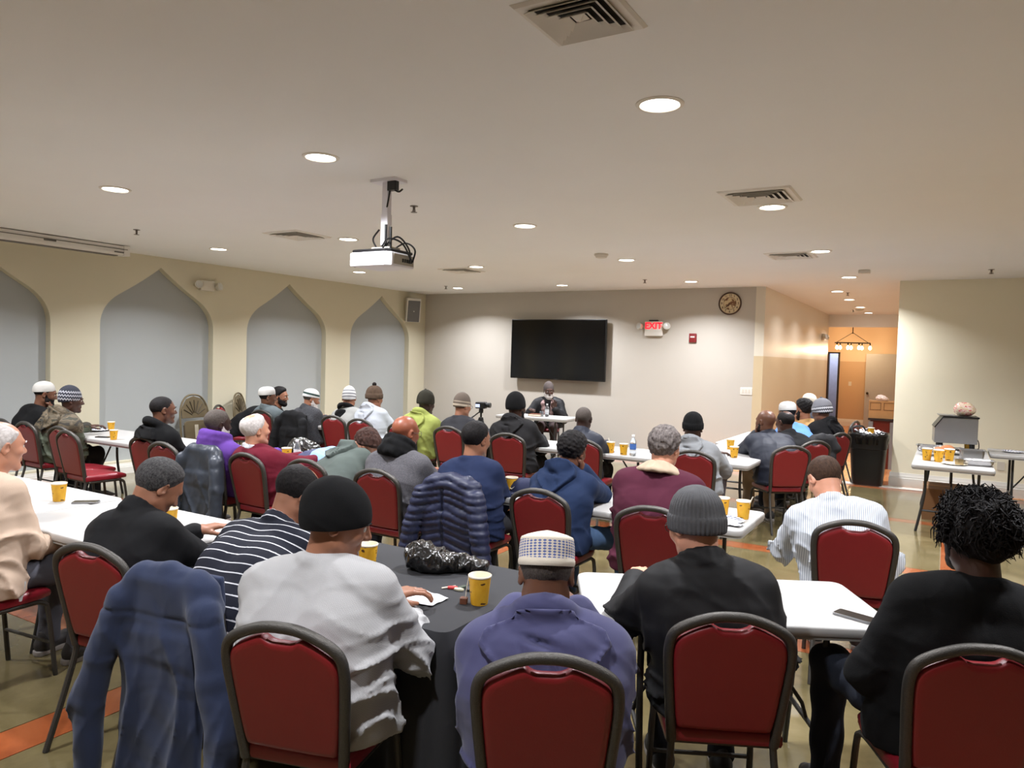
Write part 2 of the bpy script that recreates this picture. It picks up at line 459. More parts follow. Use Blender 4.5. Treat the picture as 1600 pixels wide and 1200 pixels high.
baseb('baseboard_right_end', (XR, YR), (XR, YE), (-1, 0), .20, .03)
baseb('baseboard_hall', (XH, YB), (XH, YE), (1, 0))
baseb('baseboard_lobby', (-2.7, 23.2), (1.2, 23.2), (0, -1), .2, .03)

# ------------------------------------------------------------------ ceiling lights
M_lens = pm('light_lens', (255, 252, 240), .5, emit=((1, .97, .9), 14.0))
M_ring = pm('light_trim', (232, 226, 214), .4, var=.02)
ring_me = MB().lathe([(.118, 0), (.118, -.004), (.110, -.009), (.098, -.009), (.092, -.003), (.092, 0), (.118, 0)], 32, caps='none').mesh('trim_ring', M_ring, True)
lens_me = MB().lathe([(.001, -.002), (.093, -.002), (.093, -.0015), (.001, -.0005)], 32).mesh('lens', M_lens, True)
def downlight(x, y, z, w, label, group):
    e = E('recessed_light', (x, y, z), label=label, cat='ceiling light', group=group)
    O('trim_ring', ring_me, e); O('lens', lens_me, e)
    L = bpy.data.lights.new('recessed_lamp', 'AREA'); L.shape = 'DISK'; L.size = .16; L.energy = w; L.color = LIGHT_C; L.spread = math.radians(136)
    lo = bpy.data.objects.new('recessed_lamp', L); COL.objects.link(lo); lo.parent = e; lo.location = (0, 0, -.012)
rows = ['nearest the camera', 'second from the camera', 'third from the camera', 'by the back wall']
cols = ['first from the left wall', 'second from the left wall', 'third from the left wall', 'in line with the corridor']
LX = [-8.02, -5.82, -3.55, -1.27]; LY = [3.49, 6.16, 8.75, 11.45]
for j, y in enumerate(LY):
    for i, x in enumerate(LX):
        downlight(x, y, CH, LIGHT_W, 'recessed ceiling light, row %s, %s' % (rows[j], cols[i]), 'recessed lights of the hall ceiling')
for y, t in zip(LY[:3], ('nearest', 'second', 'third')):
    downlight(1.05, y, CH, LIGHT_W, 'recessed ceiling light just beyond the right picture edge, %s one' % t, 'recessed lights out of view')
for x, t in zip(LX, ('left wall side', 'left middle', 'right middle', 'straight over the photographer')):  # unseen row added to brighten the near ceiling and the front row's backs
    downlight(x, .85, CH, LIGHT_W * .7, 'added unseen recessed ceiling light above the picture, %s' % t, 'recessed lights out of view')
for k, y in enumerate([13.6, 15.35, 17.4, 19.3]):
    downlight(-1.68, y, CH, HALL_W, 'recessed ceiling light in the corridor, %s from its mouth' % ['first', 'second', 'third', 'fourth'][k], 'corridor recessed lights')

# vents
M_vent = pm('vent_white_metal', (228, 224, 216), .5, var=.04); M_dark = pm('vent_dark', (30, 28, 26), .8)
def vent(x, y, w, label):
    e = E('ceiling_vent', (x, y, CH), label=label, cat='vent', group='square ceiling vents')
    mb = MB(); h = w / 2; f = .035 * w / .6
    o1 = [(-h, -h), (h, -h), (h, h), (-h, h)]
    def sq(mb, ro, zo, ri, zi, t=.004):
        vs = [(sx * ro, sy2 * ro, zo) for sx, sy2 in ((-1, -1), (1, -1), (1, 1), (-1, 1))] + [(sx * ri, sy2 * ri, zi) for sx, sy2 in ((-1, -1), (1, -1), (1, 1), (-1, 1))]
        vs += [(a, b2, z + t) for a, b2, z in vs]
        fs = []
        for k in range(4):
            j = (k + 1) % 4; fs += [(k, j, 4 + j, 4 + k), (8 + k, 12 + k, 12 + j, 8 + j), (k, 8 + k, 8 + j, j), (4 + k, 4 + j, 12 + j, 12 + k)]
        mb.add(vs, fs)
    sq(mb, h, -.002, h - .012, -.012); sq(mb, h - .012, -.012, h - .075 * w / .6, -.010)
    mb.build('frame', M_vent, e)
    MB().bar((-h * .86, -h * .86, -.002), (h * .86, h * .86, -.0005)).build('duct_opening', M_dark, e)
    r = h * .80
    for k in range(4):
        mb = MB(); sq(mb, r, -.024, r - h * .122, -.006, .002); mb.build('louvre', M_vent, e); r -= h * .165
    mb = MB(); mb.add([(-r, -r, -.006), (r, -r, -.006), (r, r, -.006), (-r, r, -.006), (0, 0, -.022)], [(1, 0, 4), (2, 1, 4), (3, 2, 4), (0, 3, 4), (0, 1, 2, 3)]); mb.build('centre_plate', M_vent, e)
vent(-1.215, 2.47, .38, 'large square louvred ceiling vent nearest the camera')
vent(-1.27, 5.72, .52, 'square louvred ceiling vent beside the second light of the right column')
vent(-6.16, 5.73, .52, 'louvred ceiling vent left of the projector')
vent(-1.62, 8.97, .52, 'small looking ceiling vent before the corridor')
vent(-6.27, 9.04, .52, 'faint ceiling vent above the left end of the back wall')
# sprinklers
M_chrome = pm('dull_chrome', (120, 112, 104), .35, .9)
spr = MB().lathe([(.035, 0), (.035, -.004), (.012, -.008), (.010, -.03), (.006, -.032), (.006, -.05), (.028, -.052), (.028, -.055), (.001, -.056)], 14)
spr.tube([(.012, 0, -.03), (.016, 0, -.042), (.006, 0, -.052)], .003, 6).tube([(-.012, 0, -.03), (-.016, 0, -.042), (-.006, 0, -.052)], .003, 6)
spr_me = spr.mesh('sprinkler_head', M_chrome, True)
for (x, y), t in zip([(-3.97, 4.99), (-7.62, 4.81), (-8.03, 11.08), (-4.15, 11.01), (.41, 11.03), (-1.55, 13.9), (-1.9, 18.2)],
                     ['right of the projector mount', 'above the left wall niches', 'above the far left corner', 'above the exit sign', 'above the food tables', 'at the corridor mouth', 'deep inside the corridor']):
    O('fire_sprinkler', spr_me, loc=(x, y, CH), label='small metal ceiling sprinkler ' + t, cat='sprinkler', group='ceiling sprinklers')
M_plastic = pm('ivory_plastic', (214, 208, 194), .45, var=.03)
sd = MB().lathe([(.085, 0), (.085, -.018), (.07, -.03), (.066, -.045), (.035, -.052), (.001, -.053)], 24).mesh('smoke_detector', M_plastic, True)
for x, y, t in ((-3.64, 8.17, 'in the middle of the ceiling'), (-1.75, 18.0, 'inside the corridor')):
    O('smoke_detector', sd, loc=(x, y, CH), label='round white smoke detector ' + t, cat='smoke detector')
MB().prism(rrect(-.07, .07, -.05, .05, .015), -.045, 0, bev=.006).build('motion_sensor', M_plastic, smooth=True, loc=(-1.0, 10.66, CH), label='small square white sensor box on the ceiling before the corridor', cat='sensor')
# ------------------------------------------------------------------ wall and ceiling fixtures
M_black = pm('black_plastic', (14, 14, 15), .35, var=.05); M_screen = pm('tv_glass', (5, 5, 6), .12, var=.02)
def text_mesh(txt, size, mat, depth=.002, bold=0):
    cu_ = bpy.data.curves.new('lettering', 'FONT'); cu_.body = txt; cu_.size = size; cu_.extrude = depth; cu_.offset = bold
    cu_.align_x = 'CENTER'; cu_.align_y = 'CENTER'; cu_.resolution_u = 3
    o = bpy.data.objects.new('lettering', cu_); COL.objects.link(o)
    dg = bpy.context.evaluated_depsgraph_get(); me = bpy.data.meshes.new_from_object(o.evaluated_get(dg))
    bpy.data.objects.remove(o); me.materials.clear(); me.materials.append(mat); return me
tv = E('television', (-6.37, YB - .004, 1.89), label='large black flat television mounted on the back wall', cat='television')
MB().prism(rrect(-1.0, 1.0, -.57, .57, .012), -.145, -.095, axis='y', bev=.006).build('screen_housing', M_black, tv, smooth=True)
MB().bar((-.985, -.1465, -.545), (.985, -.1445, .555)).build('screen', M_screen, tv)
MB().bar((-.35, -.095, -.3), (.35, 0, .3)).build('wall_bracket', M_black, tv)
MB().bar((-.04, -.147, -.562), (.04, -.1455, -.552)).build('logo_strip', pm('tv_logo', (70, 70, 72), .4), tv)

ex = E('exit_sign', (-4.51, YB, 2.31), label='white exit sign with red lit letters between two emergency lamp heads', cat='sign')
M_signw = pm('sign_white', (225, 222, 214), .5, var=.02)
MB().prism(rrect(-.165, .165, -.14, .12, .012), -.06, 0, axis='y', bev=.006).build('sign_box', M_signw, ex, smooth=True)
M_red = pm('exit_red_glow', (200, 10, 16), .4, emit=((1, .008, .02), 2.2))
O('lettering', text_mesh('EXIT', .155, M_red, .002, .004), ex, loc=(0, -.063, .035), rot=(math.pi / 2, 0, 0), label='red lit EXIT lettering')
MB().add([(.135, -.064, .05), (.135, -.064, .02), (.158, -.064, .035)], [(0, 1, 2)]).add([(.135, -.0645, .05), (.135, -.0645, .02), (.158, -.0645, .035)], [(0, 2, 1)]).build('arrow', M_red, ex)
MB().bar((-.09, -.05, .12), (.07, -.01, .145)).build('canopy', M_black, ex)
M_lampglass = pm('lamp_head_glass', (205, 205, 200), .15, var=.05)
def lamphead(parent, x, z, yaw):
    M3 = Matrix.Rotation(yaw, 3, 'Z') @ Matrix.Rotation(math.radians(80), 3, 'X')
    MB().lathe([(.025, -.04), (.05, -.02), (.06, .03), (.062, .04)], 18, c=(x, -.07, z), M=M3).build('lamp_head', M_plastic, parent, smooth=True)
    MB().lathe([(.001, .036), (.056, .036), (.05, .046), (.001, .052)], 18, c=(x, -.07, z), M=M3).build('lamp_lens', M_lampglass, parent, smooth=True)
lamphead(ex, -.24, .03, -.5); lamphead(ex, .24, .03, .5)
MB().bar((-.24, -.05, .01), (-.16, -.03, .03)).bar((.16, -.05, .01), (.24, -.03, .03)).build('lamp_arm', M_plastic, ex)

al = E('fire_alarm', (-3.81, YB, 2.145), label='small red fire alarm plate on the back wall', cat='fire alarm')
M_alarm = pm('alarm_red', (125, 34, 36), .4)
MB().prism(rrect(-.065, .065, -.078, .078, .012), -.035, 0, axis='y', bev=.008).build('housing', M_alarm, al, smooth=True)
MB().bar((-.04, -.037, .005), (.035, -.034, .03)).build('strobe_lens', M_lampglass, al)

ck = E('wall_clock', (-3.2, YB, 2.73), label='round brown and cream wall clock with large numerals', cat='clock')
M_cbr = pm('clock_brown', (72, 46, 28), .4); M_cface = pm('clock_cream', (214, 196, 160), .5, var=.12, scale=14)
RX = Matrix.Rotation(math.pi / 2, 3, 'X')
MB().lathe([(.168, 0), (.19, .0), (.192, .02), (.182, .034), (.172, .034), (.168, .02), (.168, 0)], 40, M=RX, caps='none').build('rim', M_cbr, ck, smooth=True)
MB().lathe([(.17, .001), (.17, .016), (.001, .017)], 40, M=RX).build('face', M_cface, ck, smooth=True)
mapm, nt, b = nt_new('clock_map'); co = objco(nt)
nt.links.new(ramp(nt, noise(nt, co, 17, 3), [(.0, lin((205, 184, 145))), (.5, lin((120, 82, 50)))], True), b.inputs['Base Color'])
MB().lathe([(.102, .0165), (.102, .019), (.001, .0192)], 36, M=RX).build('inner_disc', mapm, ck)
MB().lathe([(.102, .0165), (.107, .0165), (.107, .020), (.102, .020), (.102, .0165)], 36, M=RX, caps='none').build('inner_ring', M_cbr, ck)
for h in range(1, 13):
    a = math.radians(90 - 30 * h)
    O('numeral', text_mesh(str(h), .052, M_cbr, .001, .001), ck, loc=(.137 * math.cos(a), -.018, .137 * math.sin(a)), rot=(math.pi / 2, 0, 0))
for L_, w_, a in ((.085, .008, 230), (.125, .006, 222)):
    a = math.radians(a); MB().tube([(0, -.022, 0), (L_ * math.cos(a), -.022, L_ * math.sin(a))], [w_, w_ * .5], 6).build('hand', M_cbr, ck)

sw = E('light_switch', (-2.88, YB, 1.27), label='white three gang light switch plate on the back wall', cat='switch')
MB().prism(rrect(-.098, .098, -.062, .062, .01), -.008, 0, axis='y', bev=.003).build('plate', M_signw, sw)
for k in (-1, 0, 1): MB().bar((k * .052 - .012, -.014, -.03), (k * .052 + .012, -.006, .03)).build('rocker', M_plastic, sw)

def emergency(loc, rz, label):
    e = E('emergency_light', loc, rz, label=label, cat='emergency light')
    MB().prism(rrect(-.12, .12, -.075, .075, .012), -.06, 0, axis='y', bev=.008).build('housing', M_plastic, e, smooth=True)
    lamphead(e, -.17, 0, -.3); lamphead(e, .17, 0, .3)
emergency((XL, 7.15, 2.665), math.pi / 2, 'white twin head emergency light between two niches on the left wall')
emergency((XH, 19.0, 2.41), -math.pi / 2 + math.pi, 'twin head emergency light on the corridor wall')

sp_ = E('wall_speaker', (XL, 11.99, 2.63), math.pi / 2, label='white cabinet wall speaker with grey grille in the far left corner', cat='speaker')
sp_.rotation_euler = (0, 0, math.radians(60))
MB().prism([(-.15, -.10), (.15, -.10), (.11, .10), (-.11, .10)], -.24, .24, bev=.012).build('cabinet', M_signw, sp_, smooth=True, loc=(0, -.14, 0), rot=(math.radians(8), 0, 0))
MB().prism(rrect(-.128, .128, -.215, .215, .01), -.252, -.238, axis='y', bev=.004).build('grille', pm('speaker_grille', (112, 112, 112), .7, bump=.3, bscale=500), sp_, rot=(math.radians(8), 0, 0))
MB().lathe([(.012, 0), (.012, .004), (.001, .006)], 12, M=RX, c=(0, -.253, .0)).build('badge', pm('badge_silver', (210, 210, 205), .3, .6), sp_, rot=(math.radians(8), 0, 0))
MB().bar((-.05, -.06, -.08), (.05, 0, .08)).build('bracket', M_signw, sp_)

scn = E('projector_screen_case', (-9.05, 4.0, CH), label='long white pull down projector screen case under the ceiling at left', cat='projector screen')
MB().prism([(-.07, -.125), (.06, -.125), (.07, -.10), (.07, -.01), (-.07, -.01)], -2.2, 1.56, axis='y', bev=.0).build('case', M_signw, scn)
MB().bar((.071, -2.2, -.055), (.078, 1.55, -.047)).build('groove', pm('groove_grey', (96, 92, 86), .6), scn)
MB().bar((-.05, -2.1, -.137), (.03, 1.45, -.126)).build('weight_bar', pm('bar_grey', (120, 116, 110), .5), scn)
MB().bar((-.07, 1.50, -.128), (.075, 1.58, -.006)).build('end_cap', M_signw, scn)
MB().bar((.06, .55, -.075), (.085, .68, -.05)).bar((.06, 1.38, -.1), (.078, 1.5, -.085)).build('bracket', pm('groove_grey', (96, 92, 86), .6), scn)

pj = E('projector', (-3.57, 4.17, CH), math.radians(0), label='white ceiling projector with black top hanging on a pole', cat='projector')
M_pw = pm('projector_white', (232, 230, 236), .4, var=.02); M_pg = pm('projector_grey', (176, 170, 158), .5)
B = [(-.20, -.155), (.12, -.155), (.16, -.12), (.16, .13), (.13, .16), (-.2, .16)]
MB().prism(B, -.635, -.535, bev=.012).build('body', M_pw, pj, smooth=True, angle=35)
Bt = [(-.19, -.145), (.115, -.145), (.15, -.115), (.15, .125), (.12, .15), (-.19, .15)]
MB().prism(Bt, -.536, -.512, bev=.012).build('top_cover', M_black, pj, smooth=True, angle=35)
MB().prism([(.1605, -.1), (.1635, -.1), (.1635, .12), (.1605, .12)], -.62, -.548).build('port_panel', M_pg, pj)
for k in range(5): MB().bar((.163, -.01 + k * .024, -.60), (.167, .006 + k * .024, -.575)).build('port', M_black, pj)
MB().bar((-.17, -.1575, -.60), (-.14, -.1555, -.55)).build('label_block', pm('label_grey', (150, 148, 160), .6), pj)
for k in range(4): MB().bar((-.12, -.1575, -.595 + k * .011), (.02 - .015 * (k % 2), -.1555, -.591 + k * .011)).build('label_line', pm('label_grey', (150, 148, 160), .6), pj)
MB().lathe([(.045, 0), (.045, .05), (.035, .05), (.033, .02), (.001, .018)], 20, M=Matrix.Rotation(-math.pi / 2, 3, 'Y'), c=(-.19, -.06, -.585)).build('lens_barrel', M_black, pj, smooth=True)
MB().prism(rrect(-.028, .028, -.024, .024, .008), -.47, -.02).build('pole', M_pw, pj)
MB().prism(rrect(-.032, .032, -.028, .028, .008), -.47, -.25).build('pole_sleeve', M_pw, pj)
MB().bar((-.10, -.07, -.02), (.13, .07, 0)).build('ceiling_plate', M_pw, pj)
MB().prism(rrect(-.09, .09, -.06, .06, .01), -.514, -.49).build('mount_plate', M_pg, pj)
MB().tube([(.04, -.05, -.51), (.04, -.05, -.33)], .010, 8).build('antenna', M_black, pj); MB().tube([(.085, -.05, -.515), (.085, -.05, -.35)], .010, 8).build('antenna', M_black, pj)
MB().prism(rrect(.035, .115, -.045, .0, .008), -.085, -.02).build('cable_box', M_black, pj)
for pts in ([(.03, 0, -.05), (.05, -.03, -.1), (.02, -.02, -.2)], [(.0, -.05, -.49), (.1, -.09, -.44), (.17, -.02, -.47), (.19, .06, -.58)], [(.02, -.06, -.5), (.13, -.03, -.42), (.18, .04, -.5), (.175, .07, -.6)],
            [(-.04, -.05, -.5), (-.07, -.06, -.43), (-.03, -.04, -.36)], [(.05, .02, -.5), (.12, .08, -.45), (.19, .1, -.5), (.17, .1, -.59)], [(.06, -.02, -.06), (.13, -.03, -.1), (.17, -.03, -.085)]):
    MB().tube(smoothpath(pts, 6), .0065, 6).build('cable', M_black, pj)

# chandelier in the lobby
ch = E('chandelier', (-2.28, 22.0, 2.86), math.radians(20), label='dark linear chandelier with glowing warm bulbs in the lobby', cat='chandelier')
M_iron = pm('dark_iron', (40, 30, 22), .5, .6)
MB().bar((-.12, -.05, -.03), (.12, .05, 0)).tube([(0, 0, 0), (0, 0, -.25)], .012, 8).build('canopy', M_iron, ch)
MB().tube([(-.42, -.12, -.5), (.42, -.12, -.5), (.42, .12, -.5), (-.42, .12, -.5)], .014, 8, closed=True).build('frame', M_iron, ch)
for sx in (-1, 1): MB().tube([(0, 0, -.22), (sx * .42, 0, -.5)], .008, 6).build('chain', M_iron, ch)
M_bulb = pm('warm_bulb', (255, 220, 150), .3, emit=((1, .70, .32), 14.0))
for k in range(7):
    x = -.42 + .14 * k; y = -.12 if k % 2 == 0 else .12
    s = MB().tube([(x, y, -.5), (x, y, -.57)], .018, 8).build('socket', M_iron, ch)
    MB().lathe([(.012, -.57), (.035, -.61), (.04, -.64), (.03, -.67), (.001, -.685)], 14, c=(x, y, 0)).build('bulb', M_bulb, ch, smooth=True)
    if k % 2 == 0:
        L = bpy.data.lights.new('bulb_lamp', 'POINT'); L.energy = CHAND_W; L.color = (1, .72, .44); L.shadow_soft_size = .04
        lo = bpy.data.objects.new('bulb_lamp', L); COL.objects.link(lo); lo.parent = ch; lo.location = (x, y, -.72)
MB().prism(rrect(-.04, .04, -.06, .06, .006), -.008, 0, axis='y').build('light_switch', M_signw, loc=(-2.42, 23.2, 1.22), label='ivory switch plate on the lobby wall', cat='switch')
MB().lathe([(.07, 0), (.07, -.04), (.03, -.07), (.001, -.075)], 16).build('dome_camera', M_plastic, smooth=True, loc=(-1.75, 20.4, 2.86), label='small dome camera on the lobby ceiling behind the soffit', cat='camera')
# ------------------------------------------------------------------ banquet chairs
M_frame = pm('hammered_frame', (74, 71, 67), .45, .6, var=.35, scale=220, bump=.4, bscale=300)
M_vinyl = pm('maroon_vinyl', (124, 26, 31), .42, var=.06, bump=.12, bscale=300)
M_vseat = pm('maroon_seat_vinyl', (124, 24, 36), .34, var=.06, bump=.1, bscale=300)
TILT = math.radians(11)
def backpt(x, z, off=0):
    """point of the tilted back plane; z measured along the back"""
    d = z - .43
    return (x, -.185 - d * math.sin(TILT) - off * math.cos(TILT), .43 + d * math.cos(TILT) - off * math.sin(TILT))
fr = [(.174, .43), (.186, .56), (.199, .70), (.203, .775), (.197, .825), (.176, .857), (.13, .884), (.075, .904), (.035, .911), (0, .912)]
fr_full = [(x, z) for x, z in fr] + [(-x, z) for x, z in fr[::-1][1:]]
fpath = smoothpath([backpt(x, z) for x, z in fr_full], 4)
mb = MB()
mb.tube(fpath, .0178, 12)
ME_bframe = mb.mesh('back_frame', M_frame, True)
def pad_outline():
    R = [(.0, .484), (.08, .484), (.148, .486), (.160, .495)]
    side = [(.171, .56), (.184, .70), (.188, .772), (.183, .808), (.165, .834), (.120, .861), (.078, .879), (.064, .879), (.052, .871), (.036, .864), (.018, .862), (0, .862)]
    half = [(p.x, p.y) for p in smoothpath([(a, b2, 0) for a, b2 in R[2:] + side], 3)]
    half = [(0, .484), (.08, .484)] + half
    return half + [(-a, b2) for a, b2 in half[::-1][1:-1]]
po = pad_outline()
mb = MB(); n = len(po); cz = .66; vs = []; fs = []
lv = [(-.016, .86), (-.0155, .95), (-.010, .985), (-.004, 1.0), (.012, 1.0), (.022, .975), (.028, .93), (.030, .86)]   # front positive = towards the sitter
for off, s in lv:
    for x, z in po: 
        zz = cz + (z - cz) * (1 - (1 - s) * .8) if z > cz else cz + (z - cz) * (1 - (1 - s) * .8)
        vs.append(backpt(x * s, zz, -off))
for r in range(len(lv) - 1):
    for k in range(n): fs.append((r * n + k, r * n + (k + 1) % n, (r + 1) * n + (k + 1) % n, (r + 1) * n + k))
c0 = len(vs); vs.append(backpt(0, .66, .016)); c1 = len(vs); vs.append(backpt(0, .66, -.032))
for k in range(n): fs.append((c0, (k + 1) % n, k)); fs.append((c1, (len(lv) - 1) * n + k, (len(lv) - 1) * n + (k + 1) % n))
mb.add(vs, fs); ME_pad = mb.mesh('back_pad', M_vinyl, True, 60)
so = [(p.x, p.y) for p in smoothpath([(-.17, -.19, 0), (.17, -.19, 0), (.195, -.17, 0), (.205, .10, 0), (.19, .19, 0), (.15, .215, 0), (-.15, .215, 0), (-.19, .19, 0), (-.205, .10, 0), (-.195, -.17, 0), (-.17, -.19, 0)], 3)][:-1]
mb = MB(); n = len(so); vs = []; fs = []
lv = [(.425, .90), (.428, .98), (.44, 1.0), (.462, 1.0), (.474, .97), (.482, .88), (.486, .6)]
for z, s in lv:
    for x, y in so: vs.append((x * s, .01 + (y - .01) * s, z - (.012 * max(0, (y - .12) / .1) if z > .45 else 0)))
for r in range(len(lv) - 1):
    for k in range(n): fs.append((r * n + k, r * n + (k + 1) % n, (r + 1) * n + (k + 1) % n, (r + 1) * n + k))
fs.append(tuple(range(n))[::-1]); fs.append(tuple((len(lv) - 1) * n + k for k in range(n)))
ME_seat = mb.add(vs, fs).mesh('seat', M_vseat, True, 50)
def rearleg(s):
    return MB().tube(smoothpath([(s * .172, -.183, .45), (s * .176, -.19, .38), (s * .186, -.235, .22), (s * .196, -.31, .0)], 4), .013, 8).mesh('leg', M_frame, True)
def frontleg(s):
    return MB().tube(smoothpath([(s * .178, -.16, .415), (s * .185, .08, .415), (s * .19, .165, .40), (s * .194, .192, .33), (s * .20, .225, 0)], 4), .0125, 8).mesh('leg', M_frame, True)
ME_legs = [rearleg(1), rearleg(-1), frontleg(1), frontleg(-1)]
ME_sframe = MB().tube([(-.182, -.15, .413), (.182, -.15, .413), (.187, .14, .410), (-.187, .14, .410)], .011, 8, closed=True).mesh('seat_frame', M_frame, True)
ME_str = MB().tube([(-.19, .205, .18), (.19, .205, .18)], .009, 8).mesh('stretcher', M_frame, True)
ME_foot = MB().lathe([(.016, 0), (.016, .03), (.012, .035)], 8).mesh('foot_cap', M_black, True)
ME_grip = MB().tube([backpt(-.05, .869, .004), backpt(-.03, .862, .004), backpt(.03, .862, .004), backpt(.05, .869, .004)], .004, 6).mesh('grip_edge', pm('grip_metal', (120, 60, 58), .3, .4), True)
def chair(x, y, heading, label):
    e = E('banquet_chair', (x, y, 0), -math.radians(heading), label=label, cat='chair', group='maroon banquet chairs')
    O('back_frame', ME_bframe, e); O('back_pad', ME_pad, e); O('seat', ME_seat, e); O('seat_frame', ME_sframe, e); O('stretcher', ME_str, e)
    for m_ in ME_legs: O('leg', m_, e)
    O('grip_edge', ME_grip, e)
    return e

# ------------------------------------------------------------------ folding tables
M_ttop = pm('table_white_plastic', (170, 168, 165), .45, var=.02, bump=.03, bscale=400)
M_tleg = pm('table_leg_grey', (66, 66, 66), .4, .6)
M_tdark = pm('table_underside', (150, 148, 142), .6)
def table(cx, cy_, L, Wd, heading, label, group='white folding tables', H=.74, legs=True):
    e = E('folding_table', (cx, cy_, 0), -math.radians(heading), label=label, cat='table', group=group)
    hl, hw = L / 2, Wd / 2
    MB().prism(rrect(-hl, hl, -hw, hw, .055, 6), H - .042, H, bev=.009).build('table_top', M_ttop, e, smooth=True, angle=45)
    MB().prism(rrect(-hl + .006, hl - .006, -hw + .006, hw - .006, .05, 6), H - .052, H - .042).build('rim', M_tdark, e)
    for s in (-1, 1):
        xx = s * (hl - .24)
        for t in (-1, 1):
            MB().tube(smoothpath([(xx, t * (hw - .13), H - .05), (xx, t * (hw - .13), H - .3), (xx, t * (hw - .1), .22), (xx, t * (hw - .06), 0)], 4), .014, 8).build('leg', M_tleg, e, smooth=True)
        MB().tube([(xx, -hw + .11, .23), (xx, hw - .11, .23)], .011, 8).build('crossbar', M_tleg, e)
        MB().tube([(xx, 0, .23), (xx - s * .02, 0, .3), (xx - s * .30, 0, H - .05)], .009, 8).build('brace', M_tleg, e)
    return e
def tbox(x0, x1, y0, y1, label, **kw):
    return table((x0 + x1) / 2, (y0 + y1) / 2, x1 - x0, y1 - y0, 0, label, **kw)
tbox(-6.45, -4.63, 2.10, 2.86, 'white folding table at the left edge with a cup and a phone')
tbox(-4.61, -2.79, 2.10, 2.86, 'white folding table before the man in the black jacket, joined to the black covered table')
tbox(-2.77, -1.55, 2.16, 2.90, 'folding table hidden under the black tablecloth', group='tables under cloth')
table(-.785, 3.155, 1.22, .62, -28.5, 'short white folding table at right with a dark phone on it')
tbox(-2.85, -1.02, 4.46, 5.16, 'white folding table with the navy cap and two cups at its right end')
tbox(-4.70, -2.87, 4.46, 5.16, 'white folding table under the head-down person')
tbox(-6.55, -4.72, 4.46, 5.16, 'white folding table before the man in the maroon sweater')
tbox(-8.55, -6.57, 4.46, 5.16, 'white folding table by the left wall with paper plate and cups')
tbox(-4.36, -2.52, 7.18, 7.90, 'white folding table in the second row with bottle and two yellow cups')
tbox(-6.22, -4.38, 7.18, 7.90, 'white folding table before the lime hoodie')
tbox(-8.08, -6.24, 7.18, 7.90, 'white folding table before the men in white caps')
table(-2.02, 8.27, 1.83, .76, -90, 'white folding table beside the man in the navy jacket, set lengthwise')
table(-2.10, 10.12, 1.83, .76, -90, 'white folding table set lengthwise near the corridor wall')
table(-5.98, 10.98, 1.30, .64, -5, 'short white table of the speaker under the television')
table(.08, 9.85, 2.3, .74, -90, 'white folding food table beside the right wall, end towards the camera')
tbox(.47, 2.3, 10.45, 11.2, 'white folding table reaching out of the picture at right')

# black tablecloth
M_cloth = pm('black_cloth', (38, 38, 41), .85, var=.12, scale=6, bump=.15, bscale=500)
def tablecloth(x0, x1, y0, y1, z, drop):
    per = rrect(x0, x1, y0, y1, .05, 4); P = []
    for i, p in enumerate(per):
        q = per[(i + 1) % len(per)]; L = math.hypot(q[0] - p[0], q[1] - p[1]); n = max(1, int(L / .03))
        for k in range(n): P.append((p[0] + (q[0] - p[0]) * k / n, p[1] + (q[1] - p[1]) * k / n))
    n = len(P); rows_ = 12; vs = []; fs = []; s = 0; S = []
    for i, p in enumerate(P):
        S.append(s); q = P[(i + 1) % n]; s += math.hypot(q[0] - p[0], q[1] - p[1])
    for r in range(rows_ + 1):
        t = r / rows_
        for i, p in enumerate(P):
            a = P[i - 1]; b2 = P[(i + 1) % n]; tx, ty = b2[0] - a[0], b2[1] - a[1]; l = math.hypot(tx, ty)
            nx_, ny_ = ty / l, -tx / l
            w = (.028 * math.sin(S[i] * 21 + 1.3 * math.sin(S[i] * 5)) + .012 * math.sin(S[i] * 47)) * t ** .8 + .012 + .03 * t
            if r == 0: w = 0
            vs.append((p[0] + nx_ * w, p[1] + ny_ * w, z - (0 if r == 0 else .012 + drop * t ** 1.1)))
    for r in range(rows_):
        for i in range(n): fs.append((r * n + i, (r + 1) * n + i, (r + 1) * n + (i + 1) % n, r * n + (i + 1) % n))
    fs.append(tuple(range(n)))
    return MB().add(vs, fs)
tablecloth(-3.22, -1.50, 2.12, 2.95, .751, .62).build('tablecloth', M_cloth, smooth=True, angle=50, label='black cloth draped over the front middle table', cat='tablecloth')

